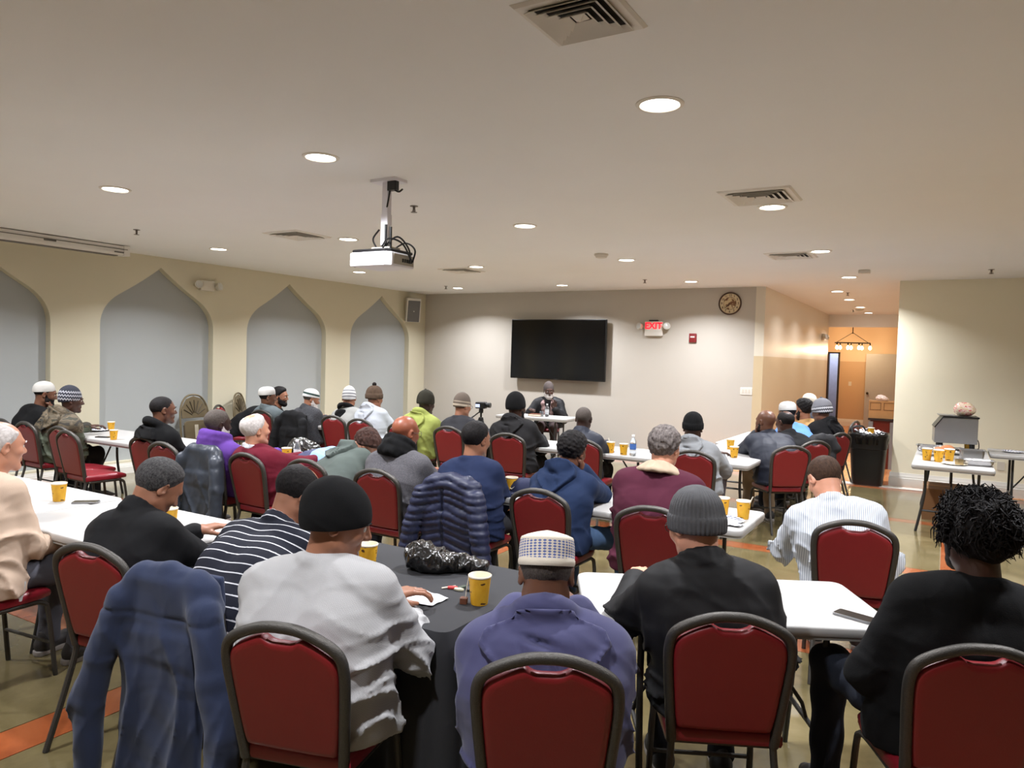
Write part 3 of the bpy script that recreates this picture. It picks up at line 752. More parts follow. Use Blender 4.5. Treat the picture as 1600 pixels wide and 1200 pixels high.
# folded brown chairs against the left wall
M_brown = pm('brown_folding_metal', (110, 98, 74), .45, .3, var=.08); M_brownd = pm('brown_folding_dark', (74, 64, 48), .5, .3)
def folded(loc, rz, label):
    e = E('folding_chair', loc, rz, label=label, cat='chair', group='folded metal chairs leaning on the left wall')
    e.rotation_euler = (math.radians(-7), 0, rz)
    out = [(p.x, p.y) for p in smoothpath([(-.23, .0, 0), (-.235, .6, 0), (-.22, .86, 0), (-.13, 1.02, 0), (0, 1.06, 0), (.13, 1.02, 0), (.22, .86, 0), (.235, .6, 0), (.23, 0, 0)], 4)]
    MB().tube([(a, 0, z) for a, z in out], .014, 8).build('frame', M_brown, e, smooth=True)
    bo = [(-.21, .72), (.21, .72), (.21, .86), (.12, 1.0), (0, 1.04), (-.12, 1.0), (-.21, .86)]
    MB().prism(bo, -.012, .004, axis='y', bev=.003).build('backrest', M_brown, e)
    for k in range(7):
        a = math.radians(25 + 130 * k / 6)
        MB().tube([(.05 * math.cos(a), -.016, .75 + .05 * math.sin(a)), (.19 * math.cos(a), -.016, .75 + .23 * math.sin(a))], .007, 6).build('embossed_rib', M_brownd, e)
    MB().prism(rrect(-.19, .19, .22, .68, .05), -.03, -.012, axis='y', bev=.004).build('seat', M_brown, e)
    for s in (-1, 1): MB().tube([(s * .2, -.03, .0), (s * .2, -.03, .62)], .012, 8).build('leg', M_brownd, e)
    MB().tube([(-.2, -.03, .12), (.2, -.03, .12)], .009, 6).build('crossbar', M_brownd, e)
    MB().bar((-.03, -.036, .42), (.03, -.031, .62)).build('hinge_plate', pm('hinge_pale', (178, 170, 150), .4), e)
folded((-9.36, 6.88, 0), math.pi / 2, 'brown folded metal chair with fan ribs leaning on the grey niche')
folded((-9.36, 7.72, 0), math.pi / 2 + .5, 'brown folded metal chair, its top showing behind the man in purple')
# ------------------------------------------------------------------ people
HS = 1.07
def skinmat(name, col):
    if name in MATS: return MATS[name]
    m, nt, b = nt_new(name); co = objco(nt); c = lin(col)
    n1 = noise(nt, co, 18, 4); n2 = noise(nt, co, 150, 2)
    nt.links.new(mixcol(nt, n1, tuple(v * .82 for v in c), (min(1, c[0] * 1.16), c[1] * 1.08, c[2] * 1.05)), b.inputs['Base Color'])
    b.inputs['Roughness'].default_value = .42
    b.inputs['Subsurface Weight'].default_value = .12; b.inputs['Subsurface Radius'].default_value = (.012, .005, .003); b.inputs['Subsurface Scale'].default_value = .5
    setbump(nt, b, n2, .12, .002); MATS[name] = m; return m
SK = dict(dark=skinmat('skin_dark', (74, 47, 36)), brown=skinmat('skin_brown', (104, 69, 51)), tan=skinmat('skin_tan', (150, 104, 80)),
          light=skinmat('skin_light', (200, 146, 120)), bald=skinmat('skin_russet', (142, 82, 58)), deep=skinmat('skin_deep', (52, 34, 28)))
def hairmat(name, col, col2=None, scale=140):
    if name in MATS: return MATS[name]
    m, nt, b = nt_new(name); co = objco(nt); c = lin(col); c2 = lin(col2) if col2 else tuple(v * 1.8 for v in c)
    n1 = noise(nt, scaleco(nt, co, (1, .35, .35)), scale, 3, .7)
    nt.links.new(ramp(nt, n1, [(.3, c), (.75, c2)]), b.inputs['Base Color']); b.inputs['Roughness'].default_value = .7; b.inputs['Specular IOR Level'].default_value = .2
    setbump(nt, b, noise(nt, scaleco(nt, co, (1, .3, .3)), scale * 1.4, 3), .7, .004); MATS[name] = m; return m
HR = dict(black=hairmat('hair_black', (13, 11, 11), (34, 30, 30)), salt=hairmat('hair_salt_pepper', (28, 27, 28), (92, 90, 90), 260), greycurl=hairmat('hair_grey', (62, 54, 52), (128, 120, 116), 90),
          white=hairmat('hair_white', (176, 168, 164), (222, 216, 212), 120), brown=hairmat('hair_brown', (46, 32, 24), (78, 56, 42)), stub=hairmat('hair_stubble_grey', (64, 56, 52), (96, 88, 82), 300), curlb=hairmat('hair_dark_brown', (44, 30, 26), (84, 58, 50), 80))
def cloth(name, col, rough=.85, var=.1, bump=.25, bscale=300, scale=7, sheen=0, stretch=None, wr=.3):
    if 'cloth_' + name in MATS: return MATS['cloth_' + name]
    m, nt, b = nt_new('cloth_' + name); c = lin(col); co = objco(nt)
    f = noise(nt, co, scale)
    nt.links.new(mixcol(nt, f, tuple(v * (1 - var) for v in c), tuple(min(1, v * (1 + var)) for v in c)), b.inputs['Base Color'])
    b.inputs['Roughness'].default_value = rough; b.inputs['Specular IOR Level'].default_value = .22 if rough > .6 else .35
    if sheen: b.inputs['Sheen Weight'].default_value = sheen * .3; b.inputs['Sheen Roughness'].default_value = .5
    fabric_bump(nt, b, co, bump, bscale, stretch, wr); MATS['cloth_' + name] = m; return m
def fabric_bump(nt, b, co, bump, bscale, stretch=None, wr=.3):
    # long soft creases under a fine weave
    w1 = noise(nt, scaleco(nt, co, (.8, .7, 1.7)), 4.2, 1, .4, .7); w2 = noise(nt, scaleco(nt, co, (1.6, 1, .7)), 6.5, 1, .4, .6)
    r1 = math_(nt, 'ABSOLUTE', math_(nt, 'SUBTRACT', w1, .5)); r2 = math_(nt, 'ABSOLUTE', math_(nt, 'SUBTRACT', w2, .5))
    q1 = math_(nt, 'MULTIPLY_ADD', r1, r1); q1.node.inputs[2].default_value = .0012
    q2 = math_(nt, 'MULTIPLY_ADD', r2, r2); q2.node.inputs[2].default_value = .0012
    hgt = math_(nt, 'ADD', math_(nt, 'MULTIPLY', math_(nt, 'SQRT', q1), -1.6), math_(nt, 'MULTIPLY', math_(nt, 'SQRT', q2), -.8))
    n0 = N(nt, 'ShaderNodeBump'); n0.inputs['Strength'].default_value = wr; n0.inputs['Distance'].default_value = .035; nt.links.new(hgt, n0.inputs['Height'])
    n1 = N(nt, 'ShaderNodeBump'); n1.inputs['Strength'].default_value = bump; n1.inputs['Distance'].default_value = .003
    nt.links.new(noise(nt, scaleco(nt, co, stretch) if stretch else co, bscale, 4), n1.inputs['Height']); nt.links.new(n0.outputs[0], n1.inputs['Normal']); nt.links.new(n1.outputs[0], b.inputs['Normal'])
def gco(nt):
    a = N(nt, 'ShaderNodeAttribute'); a.attribute_name = 'gc'
    s = N(nt, 'ShaderNodeSeparateXYZ'); nt.links.new(a.outputs['Vector'], s.inputs[0]); return s.outputs
def stripemat(name, base, line, axis, period, duty, rough=.8, bump=.2):
    m, nt, b = nt_new('cloth_' + name); o = gco(nt)
    f = math_(nt, 'LESS_THAN', math_(nt, 'FRACT', math_(nt, 'MULTIPLY', o[axis], 1 / period)), duty)
    nt.links.new(mixcol(nt, f, lin(base), lin(line)), b.inputs['Base Color']); b.inputs['Roughness'].default_value = rough
    b.inputs['Specular IOR Level'].default_value = .25; fabric_bump(nt, b, objco(nt), bump, 250); return m
def wafflemat():
    m, nt, b = nt_new('cloth_waffle_grey'); o = gco(nt); co = objco(nt)
    w = math_(nt, 'MULTIPLY', math_(nt, 'SINE', math_(nt, 'MULTIPLY', o[0], 900.)), math_(nt, 'SINE', math_(nt, 'MULTIPLY', o[1], 900.)))
    n1 = noise(nt, co, 8); c = lin((170, 169, 169))
    base = mixcol(nt, n1, tuple(v * .9 for v in c), tuple(v * 1.06 for v in c))
    nt.links.new(mixcol(nt, math_(nt, 'MULTIPLY_ADD', w, .16), base, tuple(v * .55 for v in c)), b.inputs['Base Color']); nt.nodes[-2].inputs[2].default_value = .16
    b.inputs['Roughness'].default_value = .9; fabric_bump(nt, b, co, .25, 260, wr=.3); return m
def camomat():
    m, nt, b = nt_new('cloth_camo'); co = objco(nt); s = N(nt, 'ShaderNodeSeparateXYZ'); nt.links.new(co, s.inputs[0])
    n1 = noise(nt, scaleco(nt, co, (1, 1, 1.8)), 9, 3, .5, .6)
    cm = ramp(nt, n1, [(0, lin((40, 36, 28))), (.42, lin((74, 64, 46))), (.52, lin((96, 84, 66))), (.62, lin((52, 50, 36)))], True)
    f = math_(nt, 'GREATER_THAN', s.outputs[2], .80)
    nt.links.new(mixcol(nt, f, lin((72, 78, 62)), cm), b.inputs['Base Color']); b.inputs['Roughness'].default_value = .75
    fabric_bump(nt, b, co, .2, 200, wr=.45); return m
def specklemat(name, a, b_, scale=60, stretch=(1, 1, 4)):
    m, nt, b = nt_new('cloth_' + name); co = objco(nt)
    nt.links.new(ramp(nt, noise(nt, scaleco(nt, co, stretch), scale, 3, .7), [(.42, lin(a)), (.62, lin(b_))]), b.inputs['Base Color'])
    b.inputs['Roughness'].default_value = .9; fabric_bump(nt, b, co, .3, 200); return m

# ---- hands: palm, four unequal bent fingers, thumb from the side of the palm
def hand_arrays(curl, side, h=.0046):
    s = SDF((-.085, -.04, -.11), (.085, .21, .05), h)
    for x0, x1, l in ((-.026, -.033, .092), (-.009, -.011, .096), (.009, .011, .092), (.024, .031, .082)):
        s.cap((x0, -.005, 0), (x1, l, 0), .0145, .0115, .016)
    s.cap((0, -.05, 0), (0, .01, 0), .026, .024, .02)
    for x, y, ls, r in ((-.033, .092, (.042, .025, .02), .0092), (-.011, .096, (.046, .028, .021), .0095), (.011, .092, (.043, .026, .021), .0092), (.031, .082, (.034, .02, .018), .0082)):
        p = np.array((x, y, 0.)); a = curl * .5
        for i, l in enumerate(ls):
            q = p + np.array((x * .06, math.cos(a) * l, -math.sin(a) * l)); s.cap(p, q, r * (1 - .08 * i), r * (.92 - .08 * i), .004); p = q; a += curl * .85
    p0, p1, p2, p3 = (-.022, .012, -.006), (-.048, .045, -.016), (-.056, .075, -.024 - .012 * curl), (-.052 + .012 * curl, .1, -.03 - .018 * curl)
    s.cap(p0, p1, .015, .0125, .014); s.cap(p1, p2, .0115, .0105, .006); s.cap(p2, p3, .0105, .0085, .005)
    V, F = s.nets()
    if side < 0: V = V * np.array((-1, 1, 1)); F = F[:, ::-1]
    return V, F
HANDS = {}
def hand(curl, side):
    k = (round(curl, 2), side)
    if k not in HANDS: HANDS[k] = hand_arrays(curl, side)
    return HANDS[k]

# ---- head
def head_sdf(h, neck_to, ears=True, jaw=1.0):
    lo = np.minimum((-.105, -.135, -.16), np.array(neck_to) - .085); hi = np.maximum((.105, .14, .14), np.array(neck_to) + .085)
    s = SDF(lo, hi, h)
    s.ell((0, -.014, .036), (.076, .097, .084), 0)
    s.ell((0, .026, -.022), (.064, .066, .084), .04)
    for sx in (-1, 1):
        s.cap((sx * .052, .004, -.062), (sx * .018, .066, -.100), .020, .017, .03)
        s.ell((sx * .040, .062, -.024), (.022, .020, .022), .02)
    s.ell((0, .074, -.102), (.020, .017, .016), .02)
    s.cap((-.034, .079, .024), (.034, .079, .024), .010, .010, .02)
    for sx in (-1, 1): s.ell((sx * .031, .098, .004), (.017, .014, .011), .014, '-')
    s.cap((0, .085, .016), (0, .106, -.026), .0075, .0125, .012)
    for sx in (-1, 1): s.ell((sx * .012, .096, -.030), (.009, .011, .008), .008)
    s.cap((-.019, .084, -.056), (.019, .084, -.056), .0075, .0075, .006); s.cap((-.017, .083, -.068), (.017, .083, -.068), .008, .008, .006)
    s.cap((-.026, .094, -.0615), (.026, .094, -.0615), .003, .003, .004, '-')
    base = s.D.copy()
    n = np.array(neck_to)
    s.cap((0, -.022, -.05), n, .056 * jaw, .066 * jaw, .035)
    if ears:
        for sx in (-1, 1):
            R = Euler((math.radians(-12), 0, sx * math.radians(-28))).to_matrix()
            s.ell((sx * .081, -.012, -.004), (.0075, .019, .033), .006, R=np.array(R.transposed()))
            s.ell((sx * .089, -.006, .000), (.006, .010, .019), .004, '-', R=np.array(R.transposed()))
    return s, base
def hair_arrays(base, s, kind, T, seed):
    x, y, z = s.grid(); ay = s.ax[1]
    h0 = np.interp(ay, [-.12, -.05, -.025, .0, .03, .075, .10], [-.075, -.070, -.035, .004, .040, .088, .105])[None, :, None].astype(np.float32)
    h0 = h0 - .022 * np.exp(-(x / .032) ** 2) * (y < -.04)
    t = T * np.clip((z - h0 + .005 * sinnoise(x, y, z, 120, seed + 9, 5)) / .034, -1, 1)
    if kind == 'crown':      # bald patch on the crown
        r = np.sqrt((x / .048) ** 2 + ((y + .045) / .055) ** 2) + .12 * sinnoise(x, y, z, 160, seed, 5); t = np.where(z > .05, np.minimum(t, T * np.clip((r - .85) / .3, -1, 1)), t)
    if kind == 'top':        # bald forehead and top
        r = np.sqrt((x / .056) ** 2 + ((y - .035) / .085) ** 2) + .1 * sinnoise(x, y, z, 160, seed, 5); t = np.where(z > .04, np.minimum(t, T * np.clip((r - .85) / .35, -1, 1)), t)
    if kind == 'full': t = t * (1 + .7 * np.clip(z / .1, 0, 1))
    t = t + 0 * x
    if kind in ('curly', 'afro'):
        pos = t > 0
        nz = sinnoise(x, y, z, 210 if kind == 'curly' else 120, seed, 6) + .6 * sinnoise(x, y, z, 420 if kind == 'curly' else 300, seed + 1, 6)
        t = np.where(pos, t * (1 + (.4 if kind == 'curly' else .25) * nz), t)
    else:
        t = t + .0012 * sinnoise(x, y, z, 330, seed, 6)
    q = SDF(s.lo, [a[-1] for a in s.ax], s.h); q.D = (base - t)[tuple(slice(0, n) for n in q.D.shape)] if q.D.shape != base.shape else base - t
    return q.nets()
def beard_arrays(base, s, T, seed, full=True):
    x, y, z = s.grid()
    top = np.interp(s.ax[1], [-.02, .0, .03, .06, .075, .09], [.03, .012, -.03, -.048, -.046, -.043])[None, :, None]
    back = np.interp(s.ax[2], [-.12, -.08, -.05, 0], [.012, -.004, -.010, -.004])[None, None, :]
    m = np.clip((top - z) / .018 + .25 * sinnoise(x, y, z, 130, seed, 5), -1, 1); m = np.minimum(m, np.clip((y - back) / .02, -1, 1))
    lip = np.sqrt((x / .024) ** 2 + ((z + .062) / .010) ** 2); m = np.minimum(m, np.clip((lip - 1) / .4, -1, 1))
    t = T * m + .0015 * sinnoise(x, y, z, 300, seed, 6) + np.where((z < -.085) & (m > 0), T * .6, 0)
    q = SDF(s.lo, [a[-1] for a in s.ax], s.h); q.D = base - t; return q.nets()

# ---- hats (lathed in the head frame)
def hatmesh(name, prof, mat, seg=48, rib=0, ribn=0, tilt=10, z0=0, sx=.083, sy2=.104, ribtop=2, yaw=0, droop=0):
    vs = []; fs = []
    R = Matrix.Rotation(math.radians(yaw), 3, 'Y') @ Matrix.Rotation(math.radians(tilt), 3, 'X')
    for s, z in prof:
        for k in range(seg):
            q = 2 * math.pi * k / seg; rr = s * (1 + (rib * math.cos(ribn * q)) * (1 if s > .1 else 0))
            v = Vector((sx * rr * math.cos(q), sy2 * rr * math.sin(q) - droop * max(0, z - .06), z + z0)); vs.append(R @ v + Vector((0, -.012, 0)))
    n = len(prof)
    for i in range(n - 1):
        for k in range(seg): fs.append((i * seg + k, i * seg + (k + 1) % seg, (i + 1) * seg + (k + 1) % seg, (i + 1) * seg + k))
    fs.append(tuple((n - 1) * seg + k for k in range(seg)))
    me = bpy.data.meshes.new(name); me.from_pydata([tuple(v) for v in vs], [], fs); me.materials.append(mat); me.update()
    me.polygons.foreach_set('use_smooth', np.ones(len(fs), bool)); me.set_sharp_from_angle(angle=math.radians(55)); return me
P_CUFF = [(.95, .002), (1.0, -.004), (1.05, .0), (1.07, .012), (1.075, .036), (1.06, .052), (1.02, .056), (1.01, .057), (.985, .074), (.93, .095), (.82, .117), (.65, .136), (.42, .150), (.18, .157), (.01, .159)]
P_PLAIN = [(.96, .0), (1.0, -.004), (1.03, .004), (1.045, .022), (1.035, .046), (1.0, .070), (.935, .092), (.83, .113), (.68, .132), (.48, .147), (.25, .157), (.1, .160), (.01, .161)]
P_KUFI = [(.97, .036), (1.0, .034), (1.02, .044), (1.01, .066), (.98, .086), (.925, .103), (.83, .116), (.66, .127), (.38, .136), (.01, .140)]
P_SKULL = [(.97, .030), (1.0, .028), (1.015, .040), (.99, .062), (.925, .084), (.81, .105), (.62, .122), (.35, .133), (.01, .138)]
def bandmat(name, stops, bump=.3, rough=.9, zig=0, extra=None, bs=300):
    """knit colour bands by height; zig gives a zigzag edge"""
    if 'hat_' + name in MATS: return MATS['hat_' + name]
    m, nt, b = nt_new('hat_' + name); co = objco(nt); s = N(nt, 'ShaderNodeSeparateXYZ'); nt.links.new(co, s.inputs[0])
    z = math_(nt, 'MULTIPLY_ADD', s.outputs[2], 5.0); nt.nodes[-1].inputs[2].default_value = .3
    if zig:
        ang = math_(nt, 'ARCTAN2', s.outputs[1], s.outputs[0])
        z = math_(nt, 'ADD', z, math_(nt, 'MULTIPLY', math_(nt, 'PINGPONG', math_(nt, 'MULTIPLY', ang, zig), .5), .16))
    nt.links.new(ramp(nt, z, stops, True), b.inputs['Base Color']); b.inputs['Roughness'].default_value = rough
    setbump(nt, b, noise(nt, co, bs), bump, .003); MATS['hat_' + name] = m; return m
def zs(z): return max(0, min(1, z * 5 + .3))

def glasses(parent, M, mat):
    mb = MB()
    for sx in (-1, 1):
        mb.tube([(sx * .033 + .024 * math.cos(a), .104 - .006 * abs(math.cos(a)), .003 + .019 * math.sin(a)) for a in [2 * math.pi * k / 14 for k in range(14)]], .0016, 6, closed=True)
        mb.tube([(sx * .056, .100, .008), (sx * .080, .06, .010), (sx * .083, -.005, .008), (sx * .083, -.02, -.008)], .0016, 6)
    mb.tube([(-.009, .106, .006), (.009, .106, .006)], .0016, 6)
    o = mb.build('glasses', mat, parent, smooth=True); o.matrix_local = M

eye_me = None
def eyes(parent, M, brow):
    global eye_me
    if eye_me is None:
        mb = MB(); prof = [(.0115 * math.sin(a), .0115 * math.cos(a)) for a in [math.pi * k / 10 for k in range(11)]]
        mb.lathe([(max(r, .0002), z) for r, z in prof], 14, M=Matrix.Rotation(-math.pi / 2, 3, 'X'))
        for i, f in enumerate(mb.f): mb.m[i] = 1 if sum(mb.v[k][1] for k in f) / len(f) > .0092 else 0
        eye_me = mb.mesh('eye', [pm('eye_white', (215, 208, 200), .25), pm('eye_iris', (24, 15, 12), .2)], True)
    for sx in (-1, 1):
        o = O('eye', eye_me, parent); o.matrix_local = M @ Matrix.Translation((sx * .031, .079, .003))
        b2 = MB().tube([(sx * .014, .098, .022), (sx * .031, .0985, .027), (sx * .048, .088, .022)], [.0025, .0036, .002], 6).build('eyebrow', brow, parent); b2.matrix_local = M

SHOE = {}
def shoe_meshes(col):
    if col in SHOE: return SHOE[col]
    s = SDF((-.07, -.12, -.03), (.07, .24, .14), .009)
    s.cap((0, -.045, .052), (0, .11, .045), .042, .040, .03); s.cap((0, .1, .042), (0, .17, .034), .040, .030, .03); s.cap((0, -.04, .05), (0, -.03, .11), .040, .038, .03)
    s.D = np.maximum(s.D, (.022 - s.grid()[2]).astype(np.float32) + 0 * s.D)
    V, F = s.nets(); up = mesh_np('shoe', V, F, pm('shoe_%d' % col[0], col, .6))
    out = [(p.x, p.y) for p in smoothpath([(-.036, -.08, 0), (0, -.098, 0), (.036, -.08, 0), (.04, .03, 0), (.046, .1, 0), (.03, .185, 0), (0, .205, 0), (-.03, .185, 0), (-.046, .1, 0), (-.04, .03, 0), (-.036, -.08, 0)], 3)][:-1]
    sole = MB().prism(out, 0, .028, bev=.006).mesh('sole', pm('sole_pale', (150, 142, 136), .6), True)
    SHOE[col] = (up, sole); return SHOE[col]

def ring_pts(c, rx, ry, n, zf, R=None):
    out = []
    for k in range(n):
        q = 2 * math.pi * k / n; p = Vector((rx * math.cos(q), ry * math.sin(q), zf(q)))
        if R is not None: p = R @ p
        out.append(np.array(c) + np.array(p))
    return out

def person(seat, head, face, pitch, roll, skin, label, top, legs=(30, 30, 34), hat=None, hair=None, beard=None, arms=('lap', 'lap'),
           h=.0135, hh=.0066, w=1.0, belly=0., glass=False, eye=False, seed=1, shoe=(30, 28, 28), bulge=.05, feet=None, group='seated people', bare=0, topname='jacket', hs=HS, legsname='trousers', neckr=1.0, knees=None):
    sx_, sy_2, hd = seat; th = math.radians(hd); f = (math.sin(th), math.cos(th)); r = (math.cos(th), -math.sin(th))
    e = E('person', (sx_, sy_2, 0), -th, label=label, cat='person', group=group)
    dx, dy = head[0] - sx_, head[1] - sy_2
    Hc = np.array((dx * r[0] + dy * r[1], dx * f[0] + dy * f[1], head[2]))
    Rm = Matrix.Rotation(-(math.radians(face) - th), 3, 'Z') @ Matrix.Rotation(-math.radians(pitch), 3, 'X') @ Matrix.Rotation(math.radians(roll), 3, 'Y')
    Rn = np.array(Rm); M = Matrix.Translation(Hc) @ Rm.to_4x4() @ Matrix.Scale(hs, 4)
    # body landmarks
    Nb = Hc + Rn @ np.array((0, -.03, -.10)) * hs + np.array((0, -.025, -.075))
    hip = np.array((0, -.015, .56)); Nb[1] = max(Nb[1], -.15)
    mid = (hip + Nb) / 2 + np.array((0, -bulge, .01))
    def spine(t): return hip * (1 - t) ** 2 + 2 * mid * t * (1 - t) + Nb * t * t
    fwd_t = Nb - hip; lat = np.array((1., 0, 0))
    tilt_ = math.atan2(Nb[0], max(.1, Nb[2] - .56)) * .6; lat = np.array((math.cos(tilt_), 0, -math.sin(tilt_)))
    up_t = (Nb - spine(.8)); up_t /= np.linalg.norm(up_t)
    S = {s: Nb - up_t * .065 + lat * s * .168 * w + np.array((0, .015, 0)) for s in (-1, 1)}
    def arm(s, mode):
        if mode == 'lap': T = np.array((s * .09, .26, .64))
        elif mode == 'table': T = np.array((s * .11, max(.44, Hc[1] + .22), .80))
        elif mode == 'fold': T = np.array((-s * .05, max(.36, Hc[1] + .16), .80))
        elif mode == 'chin': T = Hc + Rn @ np.array((s * .03, .085, -.135)) * hs
        elif mode == 'cheek': T = Hc + Rn @ np.array((s * .07, .06, -.10)) * hs
        elif mode[0] == 'up': T = np.array(mode[1:], float)
        else: T = np.array(mode, float)
        a, b_ = .295, .255; v = T - S[s]; L = np.linalg.norm(v)
        if L > (a + b_) * .985: T = S[s] + v / L * (a + b_) * .985; L = (a + b_) * .985; v = T - S[s]
        hint = np.array((s * .55, -.25, -.8)) if mode not in ('chin', 'cheek') else np.array((s * .35, .5, -.8))
        u = v / L; hint = hint - u * (hint @ u); hint /= np.linalg.norm(hint)
        ca = (a * a + L * L - b_ * b_) / (2 * a * L); ca = max(-1, min(1, ca))
        return S[s] + u * a * ca + hint * a * math.sqrt(max(0, 1 - ca * ca)), T
    A = {1: arm(1, arms[1]), -1: arm(-1, arms[0])}
    KN = {s: np.array((s * .115, .43, .52)) for s in (-1, 1)}; AN = {s: np.array((s * .125, .40, .10)) for s in (-1, 1)}
    if knees:
        for s in (-1, 1):
            KN[s] = np.array(knees[s][0], float); AN[s] = np.array(knees[s][1], float)
    # --- body mesh: head, neck, trunk, limbs, hands
    inv = np.linalg.inv(Rn); nk = inv @ ((Nb + np.array((0, .01, -.03))) - Hc) / hs
    hsdf, base = head_sdf(hh, nk, jaw=neckr); Vh, Fh = hsdf.nets(); parts = [(Vh * hs @ Rn.T + Hc, Fh)]
    c = SDF((-.42, -.32, .03), (.42, .85, max(1.0, Nb[2] + .1)), .02 if not bare else .0115)
    for s in (-1, 1):
        o = lat * s
        c.chain([spine(0) + o * .06, spine(.45) + o * .06, spine(.85) + o * .08], [.085, .08, .07], .06)
        c.cap(Nb, S[s], .045, .045, .04); c.cap(S[s], A[s][0], .046, .038, .03); c.cap(A[s][0], A[s][1], .040 if bare else .034, .027, .02)
        c.cap((s * .09, 0, .54), KN[s], .062, .05, .03); c.cap(KN[s], AN[s], .05, .034, .03)
    parts.append(c.nets())
    for s in (-1, 1):
        d = A[s][1] - A[s][0]; d /= np.linalg.norm(d); md = arms[1] if s > 0 else arms[0]
        pal = np.array((0, 0, 1.)) if md not in ('chin', 'cheek') else (Hc - A[s][1]) * -1
        if md[0] == 'up': pal = np.array((0, -1., 0)); dd = np.array((0, .15, 1.))
        elif md in ('chin', 'cheek'): dd = np.array((0, .25, 1.)) + d * .5
        else: dd = np.array((d[0], d[1], d[2] * .3))
        dd /= np.linalg.norm(dd); zz = pal - dd * (pal @ dd); zz /= np.linalg.norm(zz); xx = np.cross(dd, zz)
        Vq, Fq = hand(1.15 if md in ('chin',) else .55, s); Rq = np.stack([xx, dd, zz], 1)
        parts.append((Vq @ Rq.T + A[s][1] + d * .02, Fq))
    off = 0; VV = []; FF = []
    for V, F in parts: VV.append(V); FF.append(F + off); off += len(V)
    O('body', mesh_np('body', np.concatenate(VV), np.concatenate(FF), SK[skin]), e)
    # --- top garment
    tk = top.get('th', .012); g_ = SDF((-.62, -.36, .40), (.62, .86, max(Nb[2], Hc[2] - .12) + .16), h)
    for s in (-1, 1):
        o = lat * s
        pts = [spine(t) + o * q for t, q in ((0, .075 * w), (.3, .072 * w), (.6, .088 * w), (.86, .092 * w))]
        g_.chain(pts, [.118 + tk + belly * .5, .112 + tk + belly, .112 + tk + belly * .4, .086 + tk], .07)
        g_.cap(spine(.97) + o * .03, S[s] + np.array((0, 0, .004)), .052 + tk, .056 + tk, .06)
        el, ha = A[s]; wr = el + (ha - el) * .96
        sl = top.get('sleeve', 1)
        if sl == 1:
            g_.cap(S[s], el, .060 + tk, .050 + tk, .035); g_.cap(el, wr, .050 + tk, .036 + tk * .8, .03)
        else:
            g_.cap(S[s], S[s] + (el - S[s]) * .85, .062 + tk, .062 + tk, .03)
    g_.ell(spine(.5) + np.array((0, .06 + belly * .5, 0)), (.13 * w, .075 + belly, .17), .06)
    g_.cap((-.10 * w, -.02, .505), (.10 * w, -.02, .505), .115 + tk, .115 + tk, .05)
    if top.get('skirt'):   # long coat over the thighs
        for s in (-1, 1): g_.cap((s * .1, .02, .52), (s * .12, .25, .52), .10, .085, .05)
    nd = inv @ np.zeros(3)
    cn = Nb + (Hc - Nb) * .16; axis = (Hc - Nb) / np.linalg.norm(Hc - Nb)
    zax = Vector(axis); Rc = Vector((0, 0, 1)).rotation_difference(zax).to_matrix()
    st = top.get('collar', 'crew'); nr = neckr
    if st == 'crew':
        pts = ring_pts(cn - axis * .005, .070 * nr, .068 * nr, 14, lambda q: -.01 * math.sin(q) - .004, Rc)
        for i in range(14): g_.cap(pts[i], pts[(i + 1) % 14], .011 + tk * .3, None, .02)
    elif st == 'stand':
        for zz_, rr in ((-.005, .022), (.022, .017), (.042, .013)):
            pts = ring_pts(cn + axis * zz_, .076 * nr, .076 * nr, 14, lambda q: -.012 * math.sin(q), Rc)
            for i in range(14): g_.cap(pts[i], pts[(i + 1) % 14], rr, None, .012)
    elif st == 'shirt':
        for zz_, rr in ((-.012, .018), (.008, .013), (.020, .009)):
            pts = ring_pts(cn + axis * zz_, .072 * nr, .072 * nr, 14, lambda q: -.014 * math.sin(q), Rc)
            for i in range(14): g_.cap(pts[i], pts[(i + 1) % 14], rr, None, .008)
    elif st == 'hood':
        hs_ = top.get('hood', 1.0)
        pts = ring_pts(cn - axis * .0 + np.array((0, -.02, 0)), .090 * nr, .092 * nr, 16, lambda q: -.035 * math.sin(q) + .008, Rc)
        for i in range(16): g_.cap(pts[i], pts[(i + 1) % 16], .026 + tk * .4, None, .018)
    elif st == 'cowl':
        for zz_, rr, wd in ((-.03, .045, .105), (.015, .042, .105), (.06, .036, .100)):
            pts = ring_pts(cn + axis * zz_ + np.array((0, -.012, 0)), wd, wd, 16, lambda q: -.02 * math.sin(q), Rc)
            for i in range(16): g_.cap(pts[i], pts[(i + 1) % 16], rr, None, .015)
    x, y, z = g_.grid(); fa = top.get('fold', .005)
    if fa:
        wv = np.sin(9 * x + 6 * z + seed) + np.sin(7 * y - 8 * z + 2 * seed)
        f1 = 1 - np.abs(np.sin(16 * z + 7 * y + 5 * np.abs(x) + 1.9 * wv + seed)); f2 = 1 - np.abs(np.sin(24 * z - 15 * np.abs(x) + 8 * y + 1.5 * wv))
        lowm = np.clip((np.float32(Nb[2] - .08) - z) / .2, .15, 1)
        g_.D -= (fa * (f1 ** 3 * 2.6 + f2 ** 3 * 1.6 - .8) * lowm).astype(np.float32)
        for s in (-1, 1):      # creases around the elbows and armpits
            for c0, rad, am in ((A[s][0], .13, 1.5), (S[s] * .75 + spine(.6) * .25, .12, 1.3)):
                dx_, dy_, dz_ = x - c0[0], y - c0[1], z - c0[2]; rr2 = np.sqrt(dx_ ** 2 + dy_ ** 2 + dz_ ** 2)
                wv2 = 1 - np.abs(np.sin(42 * (dz_ + .4 * dx_ * s - .3 * dy_) + 3 * np.sin(14 * dy_ + 9 * dx_ + seed)))
                g_.D -= (fa * am * (wv2 ** 2 - .35) * np.clip(1 - rr2 / rad, 0, 1)).astype(np.float32)
